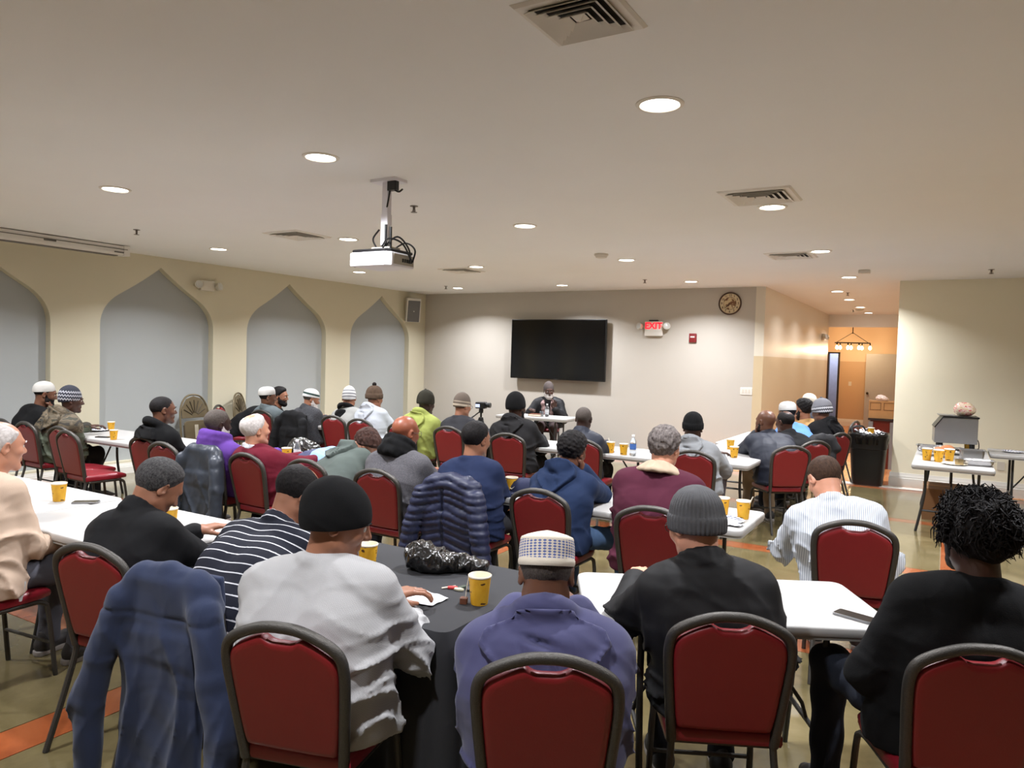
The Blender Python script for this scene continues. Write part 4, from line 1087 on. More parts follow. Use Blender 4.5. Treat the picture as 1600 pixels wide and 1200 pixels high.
    hoodD = None
    if st == 'hood':         # the hood lies over the upper back as a layer of its own
        hs_ = top.get('hood', 1.0); dxn, dyn, dzn = x - Nb[0], y - Nb[1], z - Nb[2]
        v_ = -(dxn * up_t[0] + dyn * up_t[1] + dzn * up_t[2]); u_ = dxn * lat[0] + dzn * lat[2]
        hwv = np.interp(v_, [-.07, -.03, .0, .05, .10, .15, .19, .22], [.085, .105, .135 * hs_, .150 * hs_, .120 * hs_, .078 * hs_, .035 * hs_, -.02]).astype(np.float32)
        reg = np.maximum((np.abs(u_) - hwv) * .75, np.maximum(-.055 - v_, dyn - .035 - .10 * np.abs(u_)))
        bul = .034 * np.exp(-(u_ / (.085 * hs_)) ** 2 - ((v_ - .055) / .06) ** 2)
        rimr = .014 * np.exp(-(reg / .016) ** 2)
        cr1 = np.exp(-((v_ - .045 - .35 * (u_ + .02)) / .012) ** 2 - ((u_ + .02) / .05) ** 2); cr2 = np.exp(-((u_ - .02 - .25 * (v_ - .07)) / .008) ** 2 - ((v_ - .11) / .045) ** 2); cr3 = np.exp(-((u_ + .06 - .4 * (v_ - .08)) / .008) ** 2 - ((v_ - .09) / .04) ** 2)
        off_ = .022 + bul + rimr - .030 * cr1 - .016 * cr2 - .012 * cr3
        hoodD = np.maximum(g_.D - off_, reg + .004).astype(np.float32)
    if top.get('quilt'): g_.D -= (top['quilt'] * np.abs(np.sin(np.pi * z / .06)) + 0 * x + 0 * y).astype(np.float32)
    # clip below the seat surface so that the garment rests on the chair
    g_.D = np.maximum(g_.D, (.478 - z) + 0 * x + 0 * y).astype(np.float32)
    if top.get('clip', True):
        pl = np.where(z < .895, -.185 - (z - .43) * .1944 + .036, -.40 + 0 * z)
        g_.D = np.maximum(g_.D, (pl - y) * .98 + 0 * x).astype(np.float32)
    V, F = g_.nets(); me = mesh_np(topname, V, F, top['mat'])
    ts = np.linspace(0, 1, 40); SP = np.stack([spine(t) for t in ts]); ln = np.concatenate([[0], np.cumsum(np.linalg.norm(np.diff(SP, axis=0), axis=1))])
    dd = ((V[:, None, 1:] - SP[None, :, 1:]) ** 2).sum(-1); along = ln[dd.argmin(1)]
    # finer: project on the tangent
    ki = dd.argmin(1); tg = np.gradient(SP, axis=0); tg /= np.linalg.norm(tg, axis=1)[:, None]; along = along + ((V - SP[ki])[:, 1:] * tg[ki][:, 1:]).sum(1)
    GC = np.stack([V[:, 0], along, V[:, 2] * 0], 1)
    for s in (-1, 1):
        el = A[s][0]; ax = el - S[s]; L = np.linalg.norm(ax); ax /= L; q = (V - S[s]) @ ax; dist = np.linalg.norm(V - S[s] - q[:, None] * ax, axis=1)
        mk = (q > .04) & (dist < .085 + tk) & (V[:, 0] * s > .16 * w); GC[mk, 1] = .4 - q[mk]
    at = me.attributes.new('gc', 'FLOAT_VECTOR', 'POINT'); at.data.foreach_set('vector', GC.astype(np.float32).ravel())
    to = O(topname, me, e)
    if hoodD is not None:
        pl = np.where(z < .89, -.185 - (z - .43) * .1944 + .036, -.45 + 0 * z)
        g_.D = np.maximum(hoodD, (pl - y) + 0 * x).astype(np.float32) if False else np.where(z < .9, np.maximum(hoodD, (pl - y) + 0 * x), hoodD).astype(np.float32)
        V, F = g_.nets()
        if len(V): O('hood', mesh_np('hood', V, F, top['mat']), e)
    # --- trousers
    l_ = SDF((-.34, -.25, .04), (.34, .78, .74), h * 1.15)
    l_.cap((-.08, -.03, .56), (.08, -.03, .56), .115, .115, .05)
    for s in (-1, 1):
        l_.cap((s * .09, -.02, .55), KN[s] + np.array((0, 0, .01)), .092, .072, .05); l_.cap(KN[s], AN[s] + np.array((0, 0, -.01)), .070, .056, .04)
    x, y, z = l_.grid(); l_.D -= (.004 * np.sin(40 * y + 30 * z + 3 * np.sin(20 * x + seed))).astype(np.float32)
    l_.D = np.where((y < .2), np.maximum(l_.D, .475 - z + 0 * x), l_.D).astype(np.float32)
    V, F = l_.nets(); lm = legs if not isinstance(legs, tuple) else cloth('leg_%d_%d_%d' % legs, legs, .9)
    O(legsname, mesh_np(legsname, V, F, lm), e)
    up, sole = shoe_meshes(shoe)
    for s in (-1, 1):
        so_ = O('shoe', up, e, loc=(AN[s][0], AN[s][1] + .01, 0), rot=(0, 0, -s * .12)); O('sole', sole, so_)
    # --- hair, beard, hat
    if hair:
        kind, T, hm = hair; V, F = hair_arrays(base, hsdf, kind, T, seed)
        if len(V): o = O('hair', mesh_np('hair', V, F, HR[hm]), e); o.matrix_local = M
    if beard:
        T, hm = beard; V, F = beard_arrays(base, hsdf, T, seed)
        if len(V): o = O('beard', mesh_np('beard', V, F, HR[hm]), e); o.matrix_local = M
    if hat:
        for nm, me_ in hat: o = O(nm, me_, e); o.matrix_local = M
    if glass: glasses(e, M, pm('glasses_frame', (24, 22, 22), .3))
    if eye: eyes(e, M, HR['white'] if hair and hair[2] == 'white' else HR['black'])
    return dict(e=e, M=M, Nb=Nb, spine=spine, S=S, A=A, Hc=Hc)
# ------------------------------------------------------------------ garments beyond the basic top
def collar_piece(pd, kind, mat, name, h=.009, s=1.0):
    Nb, Hc, sp_f, S = pd['Nb'], pd['Hc'], pd['spine'], pd['S']
    axis = (Hc - Nb) / np.linalg.norm(Hc - Nb); cn = Nb + (Hc - Nb) * .16
    Rc = Vector((0, 0, 1)).rotation_difference(Vector(axis)).to_matrix()
    q = SDF(Nb - .40, Nb + .30, h)
    if kind == 'ring':
        for zz, rr in ((.004, .014), (.024, .011)):
            p = ring_pts(cn + axis * zz, .074 * s, .074 * s, 16, lambda a: -.012 * math.sin(a), Rc)
            for i in range(16): q.cap(p[i], p[(i + 1) % 16], rr, None, .008)
    elif kind == 'cowl':
        for zz, rr, wd in ((-.02, .046, .108), (.03, .040, .106), (.075, .030, .100)):
            p = ring_pts(cn + axis * zz + np.array((0, -.014, 0)), wd * s, wd * s, 16, lambda a: -.025 * math.sin(a), Rc)
            for i in range(16): q.cap(p[i], p[(i + 1) % 16], rr, None, .012)
    elif kind == 'hood':
        p = ring_pts(cn + np.array((0, -.025, .005)), .095 * s, .095 * s, 16, lambda a: -.03 * math.sin(a) + .01, Rc)
        for i in range(16): q.cap(p[i], p[(i + 1) % 16], .03, None, .018)
        bk = sp_f(.93) + np.array((0, -.10, .0)); ti = sp_f(.70) + np.array((0, -.125, 0))
        q.ell(bk, (.12 * s, .055, .07), .03); q.cap(bk, ti, .06, .03, .04); q.ell(bk + np.array((0, .03, .06)), (.07, .04, .045), .02, '-')
    elif kind == 'wide':
        for k in range(5):
            t = k / 4; p = ring_pts(cn + axis * (.03 - .05 * t) + np.array((0, -.01, 0)), .085 + .055 * t, .080 + .04 * t, 18, lambda a: -.012 * math.sin(a), Rc)
            for i in range(18):
                if math.sin(2 * math.pi * i / 18) < .75: q.cap(p[i], p[(i + 1) % 18], .014, None, .012)
    elif kind == 'lapel':
        for s2 in (-1, 1):
            a = Nb + np.array((s2 * .07, .03, .045)); b_ = Nb + np.array((s2 * .085, .115, -.04)); c2 = sp_f(.62) + np.array((s2 * .075, .165, 0)); d2 = sp_f(.35) + np.array((s2 * .06, .185, 0))
            q.chain([a, b_, c2, d2], [.026, .034, .034, .030], .02)
    x, y, z = q.grid(); q.D -= (.004 * np.sin(60 * z + 40 * np.abs(x) + 25 * y)).astype(np.float32)
    V, F = q.nets(); return O(name, mesh_np(name, V, F, mat), pd['e'])
def drape(seat, mat, name, label, zl=.3, hw=.21, sleeves=True, quilt=0, seed=1, th=.02, yoke=False, slz=.32, spread=0, h=.0105, front=True):
    x0, y0, hd = seat; e_loc = (x0, y0, 0)
    q = SDF((-.48, -.52, .02), (.48, .0, 1.02), h)
    top_pts = [(-.185, -.262, .80), (-.17, -.272, .862), (-.12, -.277, .893), (0, -.279, .912), (.12, -.277, .893), (.17, -.272, .862), (.185, -.262, .80)]
    q.chain(top_pts, [.022 + th * .8] * 7, .02)
    zt = .90; q.rbox((0, -.312, (zt + .6) / 2), (.175, .010 + th * .7, (zt - .6) / 2), .018, .03)
    hem = zl; q.rbox((0, -.322, (.66 + hem) / 2), (hw - .015, .008 + th * .6, (.66 - hem) / 2 + .04), .016, .04)
    if front: q.rbox((0, -.185, .78), (.16, .008 + th * .4, .11), .012, .02)
    for s in (-1, 1):
        q.cap((s * .14, -.285, .885), (s * (hw - .005), -.318, .77), .030 + th * .6, .040 + th * .8, .03)
        if sleeves: q.chain([(s * (hw - .005), -.318, .80), (s * (hw + .035 + spread), -.352, .58), (s * (hw + .05 + spread * 2), -.362, .40), (s * (hw + .045 + spread * 2.2), -.366, slz)], [.040 + th * .8, .040 + th * .7, .038 + th * .6, .034 + th * .6], .012)
    x, y, z = q.grid(); amp = np.clip((.84 - z) / .45, 0, 1)
    if quilt:
        q.D -= (quilt * (np.abs(np.sin(np.pi * (z + .10 * np.abs(x) + .010 * np.sin(17 * x + 5) + .006 * np.sin(31 * z)) / .050)) ** .5 - .6) + 0 * y).astype(np.float32)
        q.D += (.020 * np.exp(-((x + .03 + .05 * (z - .6)) / .012) ** 2) * (z < .86) + 0 * y + 0 * z).astype(np.float32)
    else:
        q.D -= (amp * (.026 * (1 - np.abs(np.sin(13 * x + 3.0 * z + seed + .9 * np.sin(7 * z + seed)))) ** 2.5 + .006 * (1 - np.abs(np.sin(29 * x - 7 * z + seed + np.sin(9 * z)))) ** 2) + .002 * np.sin(30 * z + 20 * x) + 0 * y).astype(np.float32)
    if yoke: q.D += (.006 * np.exp(-((z - .755 - .05 * np.abs(x)) / .007) ** 2) * (y < -.3) + 0 * x).astype(np.float32)
    V, F = q.nets(); return O(name, mesh_np(name, V, F, mat), loc=e_loc, rot=(0, 0, -math.radians(hd)), label=label, cat='jacket')

# ------------------------------------------------------------------ cast
def hat1(name, *a, **k): return (name, hatmesh(name, *a, **k))
M_blk = cloth('black_fleece', (15, 15, 16), .95, bump=.2, bscale=400); M_blkj = cloth('black_jacket', (18, 18, 20), .85, bump=.15)
M_navyj = cloth('navy_jacket', (25, 30, 44), .6); M_denim = cloth('denim', (70, 92, 122), .85, var=.25, bscale=350)
ZB = .0

# P1 beige sweater, at the left edge
p = person((-4.16, 1.84, -6), (-4.26, 1.95, 1.20), 2, 4, 0, 'light', 'man in a beige sweater and grey trousers in profile at the left edge', dict(mat=cloth('beige_knit', (196, 172, 152), .9), th=.014, fold=.008), topname='sweater',
       legs=(88, 88, 96), hair=('top', .007, 'white') , arms=('lap', (.02, .34, .64)), h=.0115, hh=.0052, eye=True, seed=2, shoe=(48, 44, 44), belly=.03, w=1.05)
lt = MB().prism(rrect(-.028, .028, -.05, .05, .006), -.003, .003, axis='y').build('key_tag', pm('tag_white', (205, 205, 205), .5), p['e'], loc=(.2, .03, .50), rot=(0, .2, 1.3))
MB().tube([(.19, .08, .60), (.2, .06, .55), (.2, .03, .54)], .003, 6).build('key_chain', M_chrome, p['e'])
chair(-4.16, 1.84, -6, 'chair under the man in the beige sweater at the left edge')
# P2 black jacket, bowed
p = person((-3.11, 2.00, -10), (-3.17, 2.12, 1.085), 12, 36, 0, 'tan', 'man in a black jacket with salt and pepper hair bowed over the white table', dict(mat=M_blkj, th=.02, collar='stand', fold=.006), hair=('short', .011, 'salt'), arms=('table', 'table'), h=.0115, hh=.0052, seed=3, bulge=.07, shoe=(92, 84, 80), legs=(28, 28, 32))
collar_piece(p, 'ring', cloth('lilac_shirt', (150, 144, 160)), 'shirt_collar', s=.92)
chair(-3.11, 2.00, -10, 'chair with bright red back under the bowed man in the black jacket')
# P3 striped polo
p = person((-2.50, 1.99, -8), (-2.54, 2.39, 1.085), 14, 34, -4, 'tan', 'balding man in a navy polo with white stripes leaning on the table', dict(mat=stripemat('navy_stripe_polo', (26, 28, 40), (205, 205, 210), 1, .036, .13), th=.010, sleeve=0, collar='shirt', fold=.003), topname='polo_shirt',
       hair=('top', .008, 'black'), arms=((-.34, .40, .78), (.2, .52, .80)), h=.0105, hh=.005, bare=1, seed=4, bulge=.10, w=1.1, belly=.02)
chair(-2.50, 1.97, -10, 'chair hidden under the hanging navy fleece jacket')
drape((-2.50, 1.97, -10), cloth('navy_fleece', (46, 54, 78), .95, var=.06, bscale=500, sheen=.4), 'fleece_jacket', 'slate blue fleece jacket hanging over a chair back in the left foreground', zl=.16, hw=.20, yoke=True, slz=.14, spread=.03, h=.009)
# P4 grey waffle sweater, black beanie
p = person((-1.79, 1.82, -16), (-1.83, 1.92, 1.145), 46, 16, 0, 'tan', 'man in a light grey waffle sweater and black beanie in the foreground', dict(mat=wafflemat(), th=.024, fold=.011), topname='sweater', legs=(38, 36, 38),
       hat=[hat1('beanie', P_PLAIN, cloth('beanie_black', (16, 16, 17), .95, bump=.2), tilt=18, z0=-.008, sx=.094, sy2=.114, droop=.12)], hair=('short', .002, 'black'), arms=('fold', (.16, .40, .72)), h=.0098, hh=.0048, eye=True, seed=5, w=1.24, belly=.03, bulge=.07)
chair(-1.79, 1.82, -16, 'large maroon chair back in front, under the man in the grey sweater')
# P5 purple navy hoodie, kufi
M_kuf5, nt, b = nt_new('hat_lattice_kufi'); co = objco(nt); s3 = N(nt, 'ShaderNodeSeparateXYZ'); nt.links.new(co, s3.inputs[0])
ang = math_(nt, 'ARCTAN2', s3.outputs[1], s3.outputs[0])
pa = math_(nt, 'SINE', math_(nt, 'ADD', math_(nt, 'MULTIPLY', ang, 26.), math_(nt, 'MULTIPLY', s3.outputs[2], 380.))); pb = math_(nt, 'SINE', math_(nt, 'SUBTRACT', math_(nt, 'MULTIPLY', ang, 26.), math_(nt, 'MULTIPLY', s3.outputs[2], 380.)))
pat = math_(nt, 'GREATER_THAN', math_(nt, 'MULTIPLY', pa, pb), .12)
rr = N(nt, 'ShaderNodeVectorMath', operation='LENGTH'); cmb = N(nt, 'ShaderNodeCombineXYZ'); nt.links.new(s3.outputs[0], cmb.inputs[0]); nt.links.new(math_(nt, 'MULTIPLY', s3.outputs[1], .8), cmb.inputs[1]); nt.links.new(cmb.outputs[0], rr.inputs[0])
side = math_(nt, 'GREATER_THAN', rr.outputs['Value'], .072)
a5 = N(nt, 'ShaderNodeAttribute'); a5.attribute_name = 'lvl'
bandm = math_(nt, 'MULTIPLY', math_(nt, 'GREATER_THAN', a5.outputs['Fac'], .2), math_(nt, 'LESS_THAN', a5.outputs['Fac'], .58))
nt.links.new(mixcol(nt, math_(nt, 'MULTIPLY', pat, bandm), lin((212, 202, 186)), lin((84, 100, 158))), b.inputs['Base Color']); b.inputs['Roughness'].default_value = .9
setbump(nt, b, noise(nt, co, 260), .3, .003)
k5 = hatmesh('kufi', [(.97, .030), (1.0, .028), (1.03, .034), (1.03, .045), (1.01, .048), (1.01, .07), (1.0, .09), (.97, .106), (.965, .110), (.93, .116), (.7, .124), (.35, .132), (.01, .137)], M_kuf5, tilt=6, sx=.087, sy2=.108)
lv5 = np.repeat(np.array([0, 0, .1, .15, .18, .3, .45, .56, .7, .8, .9, 1, 1], np.float32), 48); k5.attributes.new('lvl', 'FLOAT', 'POINT').data.foreach_set('value', lv5)
p = person((-1.06, 2.06, -28), (-1.13, 2.17, 1.018), -28, 22, 0, 'brown', 'man in a blue violet hoodie and patterned white kufi in the front centre', dict(mat=cloth('violet_fleece', (66, 66, 98), .92, bump=.15, bscale=500, sheen=.4, var=.05), th=.034, collar='hood', hood=1.4, fold=.010), topname='hoodie', legs=M_denim,
       hat=[('kufi', k5)], hair=('short', .004, 'stub'), arms=('table', 'table'), h=.0098, hh=.0048, seed=6, w=1.12, belly=.03, bulge=.06)
chair(-1.06, 2.06, -28, 'maroon chair nearest the camera, under the man in the blue violet hoodie')
# P6 black jacket, grey ribbed beanie
p = person((-.70, 2.71, -26), (-.80, 2.74, 1.128), -54, 16, 0, 'light', 'man in a black coat and grey ribbed beanie at the short white table', dict(mat=cloth('black_coat', (22, 21, 22), .68, bump=.1), th=.028, collar='stand', fold=.011, skirt=1), topname='coat',
       hat=[hat1('beanie', P_CUFF, cloth('beanie_grey', (86, 86, 88), .95, bump=.5, bscale=250, var=.2, scale=60), rib=.012, ribn=42, seg=252, tilt=12, z0=-.016, sx=.088, sy2=.108)], hair=('short', .004, 'brown'), arms=((-.26, .42, .80), 'lap'), h=.0102, hh=.0048, glass=True, seed=7, w=1.0)
collar_piece(p, 'ring', cloth('grey_shirt', (120, 116, 112)), 'shirt_collar', s=.9)
chair(-.70, 2.71, -26, 'maroon chair under the man in the black coat and grey beanie')
# P7 black shirt, curly afro
p = person((.02, 2.88, -24), (.10, 2.93, 1.185), -32, 0, 0, 'dark', 'man in a black shirt with thick curly black hair at the right edge', dict(mat=cloth('black_tee', (13, 13, 14), .9), th=.02, fold=.004), topname='shirt', legs=(36, 40, 50),
       hair=('afro', .036, 'black'), beard=(.004, 'black'), arms=((-.16, .22, .62), 'lap'), h=.0102, hh=.0046, seed=8, w=1.14, knees={-1: ((-.22, .44, .54), (-.24, .38, .10)), 1: ((.12, .46, .52), (.12, .44, .1))})
# loose locks on the crown and nape
rg = np.random.RandomState(5); mb = MB()
for k in range(2600):
    a = rg.uniform(0, 6.283); zz = rg.uniform(-.45, 1); d = Vector((math.cos(a) * math.sqrt(1 - zz * zz), math.sin(a) * math.sqrt(1 - zz * zz), zz))
    if d.y > .35 and d.z < .55: continue
    rs_ = rg.uniform(.86, 1.04)
    b0 = Vector((d.x * .100 * rs_, -.014 + d.y * .120 * rs_, .036 + d.z * .108 * rs_)); t = d.orthogonal().normalized(); u = d.cross(t); q = rg.uniform(0, 6.28); L = rg.uniform(.012, .034)
    tt = t * math.cos(q) + u * math.sin(q); t2 = d.cross(tt)
    mb.tube([b0, b0 + d * L * .5 + tt * L * .45, b0 + d * L * .8 + tt * L * .3 + t2 * L * .5, b0 + d * L * .95 - tt * L * .2 + t2 * L * .3 + Vector((0, 0, -.5 * L))], [.0034, .003, .0022, .001], 3)
o = mb.build('hair_locks', HR['black'], p['e'], kind='stuff', smooth=True); o.matrix_local = p['M']
chair(.02, 2.88, -24, 'maroon chair cut by the right edge under the man with curly hair')
# P8 pinstripe shirt
p = person((-.45, 4.59, -12), (-.60, 4.66, 1.075), -38, 34, 0, 'light', 'man in a white pinstripe shirt with short brown hair looking down at right', dict(mat=stripemat('pinstripe', (202, 206, 212), (140, 148, 160), 0, .011, .3, .7), th=.014, collar='shirt', fold=.013), topname='shirt', legs=(34, 38, 60),
       hair=('short', .007, 'brown'), arms=((-.22, .34, .70), 'lap'), h=.0115, hh=.0054, seed=9, w=1.15, bulge=.09)
chair(-.45, 4.61, -12, 'maroon chair under the man in the white pinstripe shirt')

# second row of seats
p = person((-5.37, 4.28, 0), (-5.37, 4.14, 1.09), 12, 4, 0, 'deep', 'man in a purple sweatshirt with short dark hair', dict(mat=cloth('purple_sweat', (92, 58, 138), .9), th=.02, collar='cowl', fold=.006), topname='sweatshirt', hair=('short', .004, 'stub'), beard=(.006, 'white'), arms=('table', 'table'), seed=10, h=.013)
chair(-5.37, 4.28, 0, 'chair hidden under the dark nylon jacket of the man in purple')
drape((-5.37, 4.28, 0), cloth('slate_nylon', (52, 57, 66), .4, bump=.2, bscale=60), 'nylon_jacket', 'dark slate nylon jacket over the chair of the man in purple', zl=.28, hw=.22, seed=3, slz=.25)
p = person((-4.79, 4.23, 2), (-4.85, 4.10, 1.085), 14, -4, 0, 'light', 'white haired man in a maroon sweater with a checked collar', dict(mat=cloth('maroon_sweater', (100, 24, 40), .9, bump=.4, bscale=220, stretch=(1, 1, .3)), th=.02, fold=.005), topname='sweater', hair=('crown', .010, 'white'), arms=('table', 'table'), seed=11, h=.0125, hh=.006, w=1.05, belly=.02)
collar_piece(p, 'ring', bandmat('check_collar', [(0, lin((190, 190, 196))), (.5, lin((190, 190, 196)))], bs=120), 'checked_collar', s=1.02)
chair(-4.79, 4.23, 2, 'maroon chair under the white haired man in the maroon sweater')
p = person((-4.20, 4.30, 0), (-4.24, 4.74, .955), 30, 62, 10, 'tan', 'person in a grey green hoodie with dark curly hair, head down on the table', dict(mat=cloth('sage_hoodie', (84, 92, 88), .9), th=.02, collar='hood', fold=.008), topname='hoodie', hair=('curly', .024, 'curlb'), arms=('fold', 'fold'), seed=12, bulge=.12)
chair(-4.20, 4.30, 0, 'chair under the head-down person in the grey green hoodie')
M_char = specklemat('charcoal_fleece', (66, 64, 68), (88, 86, 90), 160, (1, 1, 1))
p = person((-3.49, 4.29, 0), (-3.50, 4.36, 1.145), 14, 8, 0, 'bald', 'bald man with glasses in a charcoal fleece with black cowl', dict(mat=M_char, th=.028, fold=.008), topname='fleece', arms=('table', 'table'), glass=True, seed=13, h=.012, hh=.006, w=1.15, belly=.03, legs=(26, 26, 28))
collar_piece(p, 'cowl', M_blk, 'black_cowl')
chair(-3.49, 4.29, 0, 'maroon chair under the bald man in the charcoal fleece')
p = person((-2.83, 4.31, 0), (-2.90, 4.42, 1.14), 10, 6, 0, 'tan', 'man in a navy sweatshirt with thinning black hair', dict(mat=cloth('navy_sweat', (28, 38, 66), .9), th=.02, fold=.007), topname='sweatshirt', hair=('short', .010, 'black'), arms=('fold', (-.06, .40, .79)), seed=14, h=.0115, hh=.0056, w=1.08, belly=.02, legs=(60, 60, 64))
chair(-2.83, 4.31, 0, 'chair hidden under the navy puffer jacket')
drape((-2.83, 4.31, 0), cloth('navy_puffer', (34, 38, 62), .5, bump=.2, bscale=60), 'puffer_jacket', 'quilted navy puffer jacket hanging over a chair in the middle', zl=.26, hw=.22, quilt=.015, th=.03, slz=.2, spread=.02)
p = person((-2.19, 4.36, 0), (-2.21, 4.58, 1.105), 8, 10, 6, 'brown', 'man in a navy hoodie and jeans with black curly hair, hand at his face', dict(mat=cloth('navy_hoodie', (28, 42, 70), .9), th=.018, collar='hood', fold=.007), topname='hoodie', legs=M_denim, hair=('curly', .017, 'black'), arms=('table', 'cheek'), seed=15, h=.0115, hh=.0054, knees={-1: ((-.1, .45, .52), (-.1, .40, .1)), 1: ((.30, .42, .50), (.34, .36, .1))})
chair(-2.19, 4.34, 0, 'maroon chair in the middle, behind the patterned kufi')
p = person((-1.50, 4.26, -8), (-1.49, 4.40, 1.205), 6, 10, 0, 'light', 'man with grey curly hair in a burgundy hoodie with cream lining', dict(mat=cloth('burgundy_hoodie', (72, 28, 44), .9), th=.03, fold=.008), topname='hoodie', hair=('curly', .016, 'greycurl'), arms=('table', 'table'), seed=16, h=.0115, hh=.0054, w=1.15)
collar_piece(p, 'wide', stripemat('cream_lining', (206, 186, 152), (170, 150, 128), 0, .05, .06), 'cream_lining'); collar_piece(p, 'ring', cloth('blue_check', (150, 160, 185)), 'shirt_collar')
chair(-1.46, 4.27, -8, 'maroon chair left of the grey ribbed beanie, under the burgundy hoodie')
p = person((-6.36, 4.34, 0), (-6.31, 4.26, 1.15), 18, 0, 0, 'brown', 'man in a black hoodie with a shaved head by the left table', dict(mat=M_blk, th=.024, collar='hood', fold=.007), topname='hoodie', hair=('short', .0016, 'black'), arms=('lap', 'lap'), seed=17, eye=True)
chair(-6.36, 4.36, 0, 'maroon chair under the man in the black hoodie at left')
p = person((-8.80, 4.30, 0), (-8.66, 4.41, 1.175), 24, 10, 0, 'brown', 'man in a black sweater and white cap at the far left wall', dict(mat=M_blk, th=.016, fold=.005), topname='sweater', hat=[hat1('white_cap', P_SKULL, cloth('white_knit', (186, 183, 177), .9, bump=.3), tilt=12)], hair=('short', .002, 'black'), beard=(.004, 'black'), arms=('lap', 'chin'), seed=18, eye=True)
chair(-8.80, 4.30, 0, 'chair at the far left wall under the man in the white cap')
p = person((-8.33, 4.31, 0), (-8.17, 4.43, 1.13), 22, 4, 0, 'dark', 'man in a camouflage jacket and patterned beanie at left', dict(mat=camomat(), th=.036, collar='hood', fold=.010), hat=[hat1('patterned_beanie', P_PLAIN, bandmat('zig19', [(0, lin((30, 32, 44))), (.38, lin((170, 170, 176))), (.46, lin((34, 36, 48))), (.56, lin((160, 160, 168))), (.64, lin((34, 36, 48))), (.74, lin((160, 160, 168))), (.82, lin((40, 42, 52)))], zig=4), tilt=10)], arms=('table', 'lap'), seed=19, eye=True, w=1.1)
chair(-8.33, 4.31, 0, 'maroon chair with grey sheen under the man in the camouflage jacket')
chair(-7.66, 4.30, -2, 'empty maroon chair left of another empty one, by the camouflage jacket')
chair(-7.24, 4.16, 2, 'empty maroon chair standing nearest the table with the cup and phone')
chair(-5.86, 4.22, 0, 'empty maroon chair between the black hoodie and the purple sweatshirt')

# third row
WK = cloth('white_kufi', (190, 188, 184), .85, bump=.2)
p = person((-8.06, 7.15, 0), (-8.04, 7.0, 1.085), 30, 6, 0, 'brown', 'man in a grey vest and white kufi beside the bearded man', dict(mat=cloth('grey_vest', (84, 92, 94), .8), th=.02, collar='stand', fold=.005), topname='vest', hat=[hat1('kufi', P_KUFI, WK, tilt=10, sx=.085, sy2=.106)], hair=('short', .006, 'black'), arms=('table', 'table'), seed=20)
chair(-8.08, 7.19, 0, 'maroon chair under the man in the grey vest')
p = person((-8.92, 7.2, 58), (-8.42, 7.56, 1.06), 62, 6, 0, 'tan', 'black haired bearded man in black leaning forward behind the white kufi', dict(mat=M_blkj, th=.02, fold=.005), hair=('full', .012, 'black'), beard=(.008, 'black'), arms=('table', 'table'), seed=21, eye=True, bulge=.1)
chair(-8.92, 7.2, 58, 'chair by the left wall under the black haired bearded man')
p = person((-7.48, 7.22, 0), (-7.52, 7.30, 1.075), 34, 14, 0, 'tan', 'grey bearded man in a dark speckled jacket and white kufi with a dark band', dict(mat=specklemat('black_speckle', (34, 34, 38), (68, 68, 72)), th=.024, collar='stand', fold=.006), hat=[hat1('banded_kufi', P_SKULL, bandmat('banded22', [(0, lin((206, 206, 204))), (.56, lin((40, 62, 58))), (.68, lin((210, 210, 208)))], bs=200), tilt=6, sx=.087, sy2=.108)], hair=('short', .003, 'stub'), beard=(.008, 'white'), arms=('fold', 'fold'), seed=22, eye=True, w=1.1)
chair(-7.48, 7.22, 0, 'chair hidden under the black coat in the third row')
drape((-7.48, 7.22, 0), M_blkj, 'black_coat', 'black coat hanging over the chair of the grey bearded man', zl=.25, hw=.23, seed=5, h=.013, sleeves=True)
p = person((-6.81, 7.26, 0), (-6.92, 7.40, 1.115), -40, 10, 0, 'tan', 'man in a light grey jacket with black hood and striped knit cap', dict(mat=cloth('pale_grey', (150, 150, 146), .8), th=.024, fold=.006), hat=[hat1('striped_cap', P_PLAIN, bandmat('stripe23', [(0, lin((200, 200, 200))), (.34, lin((120, 120, 124))), (.42, lin((205, 205, 205))), (.52, lin((118, 118, 122))), (.6, lin((208, 208, 208))), (.72, lin((128, 128, 132))), (.8, lin((205, 205, 205)))], bs=200), tilt=12)], hair=('short', .004, 'stub'), arms=('table', 'table'), seed=23)
collar_piece(p, 'hood', M_blk, 'black_hood')
chair(-6.81, 7.26, 0, 'maroon chair under the man in the striped knit cap')
pm24 = ('pompom', MB().lathe([(.001, .146), (.02, .15), (.027, .165), (.025, .18), (.012, .192), (.001, .194)], 16, c=(0, -.03, 0)).mesh('pompom', cloth('pom', (34, 28, 26), .95, bump=.8, bscale=120), True))
p = person((-6.28, 7.18, 0), (-6.38, 7.30, 1.15), 8, 6, 0, 'tan', 'person in a white hoodie and brown pompom beanie', dict(mat=cloth('white_hoodie', (166, 170, 176), .9), th=.024, collar='hood', fold=.008), topname='hoodie', hat=[hat1('beanie', P_CUFF, cloth('brown_knit', (82, 66, 54), .95, bump=.6, bscale=140, var=.3, scale=40), tilt=6, sx=.09, sy2=.108, rib=.012, ribn=14, seg=84), pm24], hair=('short', .004, 'brown'), arms=('table', 'table'), seed=24)
chair(-6.28, 7.18, 0, 'maroon chair under the person in the white hoodie')
kn25 = ('knot', MB().lathe([(.001, .148), (.012, .15), (.014, .162), (.006, .17), (.001, .171)], 10, c=(-.01, -.03, 0)).mesh('knot', cloth('olive_knit', (46, 44, 36), .95), True))
